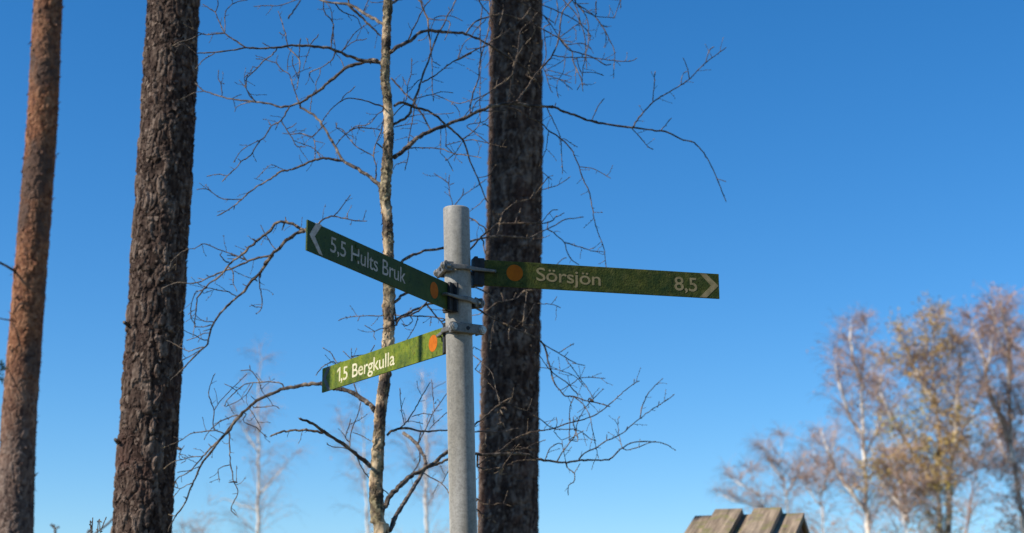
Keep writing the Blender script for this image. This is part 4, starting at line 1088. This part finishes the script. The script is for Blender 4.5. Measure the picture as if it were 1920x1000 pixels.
def twiglets(mb, c3, q, rate, r0):
    """short unbranched shoots leaving a twig on alternate sides"""
    seg = np.linalg.norm(np.diff(c3, axis=0), axis=1); cum = np.concatenate([[0], np.cumsum(seg)])
    s_ = rate * q.uniform(0.5, 1.5)
    while s_ < cum[-1]:
        i = min(np.searchsorted(cum, s_) - 1, len(seg) - 1)
        d = (c3[i + 1] - c3[i]) / max(seg[i], 1e-6)
        o = np.cross(d, np.array([0, 1, 0.0])) * q.choice([-1, 1]) + np.array([0, q.normal(0, 0.5), 0.15])
        v = d * q.uniform(0.4, 1.1) + o; v /= np.linalg.norm(v)
        L = q.uniform(0.012, 0.05)
        pts = [c3[i]]
        for k in range(4):
            v = v + q.normal(0, 0.16, 3); v /= np.linalg.norm(v)
            pts.append(pts[-1] + v * L / 4)
        mb.tube(pts, np.linspace(r0, r0 * 0.7, 5), 4)
        if L > 0.02: buds(mb, np.array(pts), 0.0036, 0.014, q, 1)
        s_ += rate * q.uniform(0.4, 1.8)


def knobbly(p3, w_m, q, amp):
    """irregular wiggle and thickness"""
    n = len(p3)
    j = q.normal(0, 1, (n, 3)); j[0] = 0
    return p3 + j * amp[:, None] * 0.28, w_m * (1 + q.uniform(-0.14, 0.2, n))


q = np.random.default_rng(77)
WS = 1.2
def lim(Y):
    return np.clip(Y, 3.72, 6.6)


for bi, (dy, w0, w1, ln, twigs) in enumerate(BR):
    pl = smooth_line(px_line(ln), 7.0)
    cum = np.concatenate([[0], np.cumsum(np.linalg.norm(np.diff(pl, axis=0), axis=1))])
    t = cum / cum[-1]
    Ys = lim(YB + dy * t ** 1.1 + 0.03 * np.sin(t * 5 + bi))
    Ys[0] = YB
    p3 = np.array([P(x, y, Y) for (x, y), Y in zip(pl, Ys)])
    wpx = w0 + (w1 - w0) * t ** 0.75
    rad = wpx * WS / 2 * np.array([depth(p) for p in p3]) / FPX
    p3j, rad = knobbly(p3, rad, q, rad)
    mb = MB(bbase)
    mb.tube(p3j, rad, 7 if w0 > 3 else 5)
    buds(mb, p3j, 0.0045 if w0 > 5 else 0.004, 0.022, q, 0)
    if w0 > 4.3:                         # lichen crusts and bark scales on the thicker limbs
        for _ in range(int(cum[-1] * 0.55)):
            i = q.integers(0, max(2, int(len(p3j) * 0.75)))
            o = q.normal(0, 1, 3); o /= np.linalg.norm(o)
            c_ = p3j[i] + (p3j[i + 1] - p3j[i]) * q.random() + o * rad[i] * 0.8
            sz = rad[i] * q.uniform(0.25, 0.6) + 0.0004
            e1 = q.normal(0, 1, 3); e1 /= np.linalg.norm(e1); e2 = np.cross(o, e1)
            mb.add([c_ + e1 * sz, c_ + e2 * sz, c_ - e1 * sz, c_ - e2 * sz, c_ + o * sz], [(0, 1, 4), (1, 2, 4), (2, 3, 4), (3, 0, 4), (3, 2, 1, 0)])
    b = mb.build('branch', M_LIMB if w0 > 4.3 else M_TWIG, birch)
    known_px = [pl]; known_Y = [Ys]
    for (a0, a1, tl) in twigs:
        rp = px_line(tl)
        tpx = smooth_line(rp, 6.0)
        allp = np.vstack(known_px); allY = np.concatenate(known_Y)
        k = np.argmin(np.linalg.norm(allp - tpx[0], axis=1)); ke = np.argmin(np.linalg.norm(allp - tpx[-1], axis=1))
        d_s = np.linalg.norm(allp[k] - tpx[0]); d_e = np.linalg.norm(allp[ke] - tpx[-1])
        Y0 = allY[k]
        if d_s > 9 and d_e < 6:             # drawn tip first: it grows from its last point
            tpx = tpx[::-1]; Y0 = allY[ke]
        elif d_s > 3:
            tpx = np.vstack([allp[k][None], tpx]) if (d_s < 60 and tpx[0][1] > -8) else tpx
        cu = np.concatenate([[0], np.cumsum(np.linalg.norm(np.diff(tpx, axis=0), axis=1))])
        tt = cu / max(cu[-1], 1e-6)
        Lm = cu[-1] * Y0 / FPX
        Yt = lim(Y0 + q.uniform(-0.55, 0.65) * Lm * tt)
        c3 = np.array([P(x, y, Y) for (x, y), Y in zip(tpx, Yt)])
        rr = (a0 + (a1 - a0) * tt) * WS / 2 * np.array([depth(p) for p in c3]) / FPX
        c3, rr = knobbly(c3, rr, q, rr * 1.3)
        mb = MB(bbase)
        mb.tube(c3, rr, 5)
        buds(mb, c3, 0.0042, 0.02, q, 1)
        if cu[-1] > 45: twiglets(mb, c3, q, 0.048, 0.0008)
        mb.build('twig', [M_TWIG, M_BUD], b)
        known_px.append(tpx); known_Y.append(Yt)

# ---------------------------------------------------------------- far birches
def arch_twig(p, d, L, n, droop, q):
    pts = [p]
    v = d / np.linalg.norm(d)
    for i in range(n):
        v = v + np.array([q.normal(0, .12), q.normal(0, .12), -droop * (0.6 + i / n)])
        v /= np.linalg.norm(v)
        pts.append(pts[-1] + v * L / n)
    return np.array(pts)


def far_birch(label, stems, Y, wpx, density, catk, catk_mat, seed, spread=1.0, group='bare birches in the distance', limb_mat=None, droop=0.14, tw=0.0034, dens=1.75):
    """stems: list of (px polyline bottom to top, start width px). First one is the trunk."""
    q = np.random.default_rng(seed)
    first = [P(x, y, Y) for x, y in stems[0][0]]
    base = np.array([first[0][0], Y, 0.0])
    t = thing('birch_tree', base, label, 'tree', group)
    crown, cat = MB(base), MB(base)
    cc = []
    paths = []
    for si, (pl, w) in enumerate(stems):
        pts = np.array([P(x, y, Y + (0 if si == 0 else q.uniform(-0.7, 0.7) * i / len(pl))) for i, (x, y) in enumerate(pl)])
        if si == 0:
            pts = np.vstack([base + np.array([0, 0, -0.05]), pts])
        s = np.concatenate([[0], np.cumsum(np.linalg.norm(np.diff(pts, axis=0), axis=1))])
        ss = np.arange(0, s[-1], 0.16)
        c = np.stack([np.interp(ss, s, pts[:, k]) for k in range(3)], 1)
        c[1:] += q.normal(0, 0.012, c[1:].shape)
        r = np.interp(ss / s[-1], [0, 0.6, 1], [w, w * 0.55, w * 0.06]) / 2 * Y / FPX * 1.15
        mb = MB(base)
        mb.tube(c, r, 8)
        mb.build('trunk' if si == 0 else 'limb', limb_mat or M_FAR, t, smooth=True)
        paths.append((c, r, si))
    for c, r, si in paths:
        z0 = max(P(960, 1040, Y)[2], c[0][2] + (0 if si else 0.0)) - 0.8
        ok = [i for i in range(len(c)) if c[i][2] > z0]
        if not ok: continue
        zt = c[-1][2]
        nb = int(len(ok) * density * dens)
        for _ in range(nb):
            i = q.choice(ok)
            rel = (zt - c[i][2]) / max(zt - z0, 0.1)
            L = (0.32 + 1.35 * rel ** 0.8) * q.uniform(0.5, 1.2) * spread
            a = q.uniform(0, 2 * math.pi)
            d = np.array([math.cos(a), math.sin(a), q.uniform(0.8, 2.2)])
            pts = arch_twig(c[i], d, L * 0.88, 7, droop * 0.6, q)
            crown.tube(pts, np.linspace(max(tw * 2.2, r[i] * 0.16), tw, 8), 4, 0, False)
            for k in range(2, 8):
                for _ in range(2):
                    dd = (pts[k] - pts[k - 1]); dd = dd / np.linalg.norm(dd) + q.normal(0, 0.55, 3)
                    tw_pts = arch_twig(pts[k], dd, q.uniform(0.25, 0.65) * spread, 4, droop * 1.6, q)
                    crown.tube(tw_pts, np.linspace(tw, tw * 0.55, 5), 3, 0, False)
                    for e in (2, 3, 4):
                        cc.append(tw_pts[e])
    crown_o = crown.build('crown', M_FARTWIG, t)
    tag(crown_o, kind='stuff')
    if catk and cc:
        cc = np.array(cc)
        # leafing and catkins come in clumps
        ph = np.sin(cc[:, 0] * 2.1 + seed) + np.sin(cc[:, 2] * 2.7 + cc[:, 1] * 1.9 + seed * 2) 
        pr = np.clip(0.25 + 0.45 * ph, 0.04, 1)
        sel = cc[q.random(len(cc)) < pr * catk]
        sel = np.repeat(sel, 2, 0) + q.normal(0, 0.045, (len(sel) * 2, 3))
        n = len(sel)
        a = q.normal(0, 1, (n, 3)); a /= np.linalg.norm(a, axis=1)[:, None]
        b = np.cross(a, q.normal(0, 1, (n, 3))); b /= np.linalg.norm(b, axis=1)[:, None]
        s = q.uniform(0.6, 1.2, (n, 1))
        cat.quads(sel, a * 0.03 * s, b * 0.016 * s)
        tag(cat.build('catkins', catk_mat, t), kind='stuff')
    return t


def C8(s):
    return [(1540 + float(a.split(',')[0]) / 2.084, 520 + float(a.split(',')[1]) / 2.084) for a in s.split()]


far_birch('narrow bare birch with white trunk, nearest the plank roof among the tall birches', [
    (C8('188,1040 185,1000 178,920 172,780 165,640 160,500 155,400 168,310 180,155'), 13),
    (C8('176,920 110,830 60,760 20,660 -5,590'), 7), (C8('162,620 110,540 75,430 45,300'), 6), (C8('157,410 125,330 112,240 118,160'), 6),
    (C8('172,700 215,600 235,500 250,420'), 4)], 34, 12, 1.5, 0.32, M_CATKIN_RED, 21, 0.72)
far_birch('broad forked birch with ochre catkins in its crown', [
    (C8('470,1040 465,1000 455,850 460,720 455,560 450,480 435,400 437,250 460,145'), 13),
    (C8('490,1020 500,900 500,780 525,650 530,500 540,360 545,240'), 11), (C8('455,830 380,720 330,640 270,540 225,430 240,330'), 6),
    (C8('448,500 385,400 350,330 300,210'), 8), (C8('340,960 330,880 290,760 250,690'), 6), (C8('525,650 590,520 640,420'), 5)], 32, 13, 1.7, 0.8, M_CATKIN, 22, 0.85)
far_birch('tallest far birch, its white trunk forked in two', [
    (C8('800,1040 790,960 760,780 740,640 735,500 730,330 715,290 690,215 652,75'), 14),
    (C8('738,640 690,530 650,430 640,330 606,230 576,140'), 11), (C8('735,400 738,300 720,190 688,60'), 8), (C8('650,370 660,300 665,220'), 5), (C8('745,690 690,800 640,740'), 4)], 33, 14, 1.6, 0.45, M_CATKIN_RED, 23, 0.85)
far_birch('thin dark-stemmed birch between the forked birches', [
    (C8('560,1040 565,1000 580,880 610,730 650,640 662,540'), 8), (C8('605,740 560,640 540,560'), 4)], 36, 8, 1.2, 0.3, M_CATKIN, 24, 0.8, limb_mat=M_FARTWIG)
far_birch('pale spindly birch rising above the plank roof', [
    ([(1481, 1030), (1478, 962), (1470, 900), (1462, 866), (1466, 815)], 8), ([(1474, 930), (1500, 880), (1512, 840)], 4), ([(1468, 900), (1440, 860), (1430, 830)], 4)], 42, 8, 1.3, 0.12, M_CATKIN_RED, 25, 0.85)
far_birch('low bare birch behind the ridge of the plank roof', [
    ([(1442, 1030), (1433, 952), (1418, 910), (1400, 872)], 7), ([(1425, 930), (1390, 910), (1362, 890)], 4), ([(1430, 950), (1380, 940), (1340, 925)], 4)], 42, 7, 1.2, 0.1, M_CATKIN_RED, 26, 0.8)
far_birch('thin pale birch just beside the narrow white-trunked one', [
    ([(1547, 1040), (1542, 960), (1530, 890), (1522, 820)], 6), ([(1538, 930), (1560, 870), (1566, 800)], 4), ([(1540, 950), (1512, 915), (1498, 880)], 3)], 40, 6, 1.4, 0.2, M_CATKIN_RED, 36, 0.75)
far_birch('young birch with ochre catkins low between the tall birches', [
    ([(1702, 1040), (1695, 960), (1685, 900), (1672, 850)], 7), ([(1690, 950), (1665, 920), (1648, 880)], 4), ([(1697, 970), (1730, 930), (1745, 890)], 4)], 31, 7, 2.2, 0.9, M_CATKIN, 27, 0.8)
far_birch('dark bare birch at the picture edge beyond the tallest one', [
    ([(1935, 1040), (1925, 900), (1930, 760), (1915, 650)], 9), ([(1926, 900), (1880, 850), (1865, 800)], 4)], 38, 9, 1.6, 0.35, M_CATKIN_RED, 28, 0.8)
far_birch('faint bare birch with pale trunk between the thick pine and the sign tips', [
    ([(482, 1040), (483, 1000), (485, 900), (484, 800), (483, 740), (490, 660)], 9), ([(485, 850), (455, 800), (430, 760)], 3), ([(485, 930), (530, 880), (550, 850)], 3),
    ([(485, 960), (420, 935), (385, 950)], 3)], 40, 9, 1.4, 0.06, M_CATKIN_RED, 29, 0.95, tw=0.0027, dens=1.0)
far_birch('faint bare birch with pinkish trunk close beside the metal post', [
    ([(802, 1040), (800, 1000), (797, 930), (800, 860), (798, 790), (790, 690)], 9), ([(799, 900), (770, 850), (750, 790)], 3), ([(798, 950), (830, 900), (850, 840)], 3)], 38, 9, 1.5, 0.06, M_CATKIN_RED, 30, 0.85, tw=0.0027, dens=1.0)
far_birch('faint bare birch crown seen under the lowest sign', [
    ([(690, 1040), (688, 960), (684, 860), (680, 790), (670, 715)], 7), ([(686, 900), (655, 840), (630, 770)], 3)], 44, 7, 1.3, 0.04, M_CATKIN_RED, 31, 0.85, tw=0.0027, dens=1.0)
far_birch('low bare crown at the bottom edge beside the thick pine', [
    ([(372, 1120), (375, 1050), (380, 1000), (378, 975)], 6), ([(376, 1040), (350, 1005), (335, 985)], 3)], 40, 6, 1.6, 0.04, M_CATKIN_RED, 34, 0.8, tw=0.0027, dens=1.0)

# young birches outside the frame towards the sun: they draw the soft bars of shade across the lit sign
for (u, dist, rad_, label, sd) in ((0.172, 1.25, 0.0095, 'thin young birch stem outside the picture on the sunny side', 51), (0.682, 1.2, 0.04, 'thicker young birch stem outside the picture on the sunny side', 52)):
    tgt = sB.c + sB.d * u
    b2 = np.array([tgt[0] + SUN_AZ[0] * dist, tgt[1] + SUN_AZ[1] * dist, 0.0])
    t = thing('birch_sapling', b2, label, 'tree', 'young birches outside the frame')
    mb = MB(b2)
    zz = np.linspace(-0.05, 4.6, 40)
    qq = np.random.default_rng(sd)
    mb.tube([(b2[0], b2[1], z) for z in zz], np.interp(zz, [0, 3.6, 4.6], [rad_ * 1.4, rad_, rad_ * 0.5]), 12)
    mb.build('trunk', M_BIRCH, t, smooth=True)
    mb = MB(b2)
    for k in range(9):
        p = np.array([b2[0], b2[1], 3.9 + 0.08 * k])
        mb.tube(arch_twig(p, np.array([-1 + qq.normal(0, .3), qq.normal(0, 0.6), 0.8]), 0.5, 6, 0.05, qq), np.linspace(0.004, 0.0015, 7), 4)
    mb.build('twigs', M_TWIG, t)

# ---------------------------------------------------------------- small plank roof at the lower right
YR = 7.0
def on_ridge(px, py, A, dirv):
    """point of the horizontal line A + s*dirv seen at column px"""
    k = (px - 960) / FPX
    # x = k * depth  with depth = y*CT + (z-EYE)*ST
    num = k * (A[1] * CT + (A[2] - EYE) * ST) - A[0]
    return num / (dirv[0] - k * dirv[1] * CT)


Rp = P(1391, 954.5, YR)
rd = np.array([0.953, -0.303, 0.0]); rd /= np.linalg.norm(rd)
down = np.array([-0.303, -0.953, 0.0])
SL = math.radians(20.5)
near = down * math.cos(SL) - UPV * math.sin(SL); nn = down * math.sin(SL) + UPV * math.cos(SL)
farv = -down * math.cos(SL) - UPV * math.sin(SL); fn = -down * math.sin(SL) + UPV * math.cos(SL)
K = 6.857
X = lambda zx: 1260 + zx / K
sroof = lambda zx: on_ridge(X(zx), 0, Rp, rd)
mid = Rp + rd * (sroof(280) + sroof(1690)) / 2
gb = np.array([mid[0], mid[1], 0])
stand = thing('notice_stand', gb, 'small gabled roof of weathered grey boards rising at the bottom edge', 'wooden stand')
TH = 0.028
qr = np.random.default_rng(91)
for (a, b, high) in ((280, 632, 0), (805, 1150, 0), (1335, 1690, 0), (548, 902, 1), (1045, 1407, 1)):
    s0, s1 = sroof(a), sroof(b)
    for slope_v, nrm, shift in ((near, nn, 0), (farv, fn, 1)):
        L = 0.62
        lift = (TH if high else 0.0) - TH / 2 - 0.028
        tilt = qr.normal(0, 0.004)
        c = Rp + rd * (s0 + s1) / 2 + slope_v * (L / 2 - (0.012 if shift == 0 else -0.016)) + nrm * (lift + 0.0012 * qr.random())
        mb = MB()
        mb.box((0, 0, 0), (1, 0, 0), (0, 1, 0), (0, 0, 1), L / 2, (s1 - s0) / 2, TH / 2 - 0.0004, bev=0.002)
        o = mb.build('roof_board', M_WOOD, stand); fix_normals(o)
        yv = rd + nrm * tilt; yv /= np.linalg.norm(yv); zv = np.cross(slope_v, yv)
        o.matrix_local = Matrix(((slope_v[0], yv[0], zv[0], c[0] - gb[0]), (slope_v[1], yv[1], zv[1], c[1] - gb[1]), (slope_v[2], yv[2], zv[2], c[2] - gb[2]), (0, 0, 0, 1)))
mb = MB(gb)
for s_ in (sroof(280) + 0.03, sroof(1690) - 0.035):
    for sv, nr in ((near, nn), (farv, fn)):
        mb.box(Rp + rd * s_ + sv * 0.31 - nr * (0.028 + TH + 0.022), sv, rd, nr, 0.27, 0.018, 0.02)
o = mb.build('rafter', M_WOODRED, stand)
mb = MB(gb)
pc = mid - UPV * 0.16
for s_ in (-0.17, 0.17):
    c = mid + rd * s_
    mb.box((c[0], c[1], (c[2] - 0.12) / 2), rd, down, UPV, 0.035, 0.035, (c[2] - 0.12) / 2, bev=0.004)
mb.build('post', M_WOOD, stand)
mb = MB(gb)
mb.box((mid[0], mid[1], 1.45), rd, down, UPV, 0.132, 0.012, 0.3, bev=0.002)
mb.build('board_panel', M_WOODRED, stand)

# ---------------------------------------------------------------- shoots at the lower left edge
def shoot(label, stems, Y, mat, wpx, bud, seed):
    qq = np.random.default_rng(seed)
    p0 = P(stems[0][-1][0], stems[0][-1][1], Y)
    base = np.array([p0[0], Y, 0.0])
    t = thing('sapling', base, label, 'sapling', 'shoots along the bottom edge')
    for st in stems:
        pts = [P(x, y, Y) for x, y in st]
        pts = np.array(pts + [pts[-1] * np.array([1, 1, 0.5]) + np.array([base[0], Y, 0]) * np.array([.0, .0, .5]), base + np.array([0.01, 0, -0.05])])
        pp = smooth_line(pts[:, [0, 2, 1]], 0.012)[:, [0, 2, 1]][::-1]
        mb = MB(base)
        mb.tube(pp, np.linspace(wpx * 2.5, wpx, len(pp)) / 2 * Y / FPX, 5)
        buds(mb, pp[-int(len(pp) * .35):], bud, bud * 3.5, qq, 1)
        mb.build('stem', [mat, M_BUD], t)
    return t


shoot('upright budded shoot beside the base of the thick pine trunk', [[(169.5, 980), (170, 1000), (171, 1030)]], 4.2, M_SHRUB, 1.8, 0.006, 61)
shoot('slanting budded shoot against the thick pine trunk', [[(198, 973), (191, 990), (188, 1000), (180, 1030)]], 4.3, M_SHRUB, 1.8, 0.006, 62)
shoot('blurred thin branch slanting out behind the thick pine trunk', [[(216, 968), (205, 980), (190, 992), (176, 1004), (160, 1030)]], 9.5, M_SHRUB, 4, 0.004, 63)
t = shoot('blurred seed head between the two leaning pines at the bottom', [[(103, 990), (103, 1000), (102, 1030)]], 10.0, M_SHRUB, 4, 0.01, 64)
base = np.array(t.location)
mb = MB(base)
for (x, y) in ((96, 984), (101, 985), (110, 988)):
    a, b = P(103, 993, 10), P(x, y, 10)
    mb.tube([a, (a + b) / 2, b, b + (b - a) * 0.12], [0.004, 0.004, 0.009, 0.003], 6)
mb.build('seed_head', M_SHRUB, t)
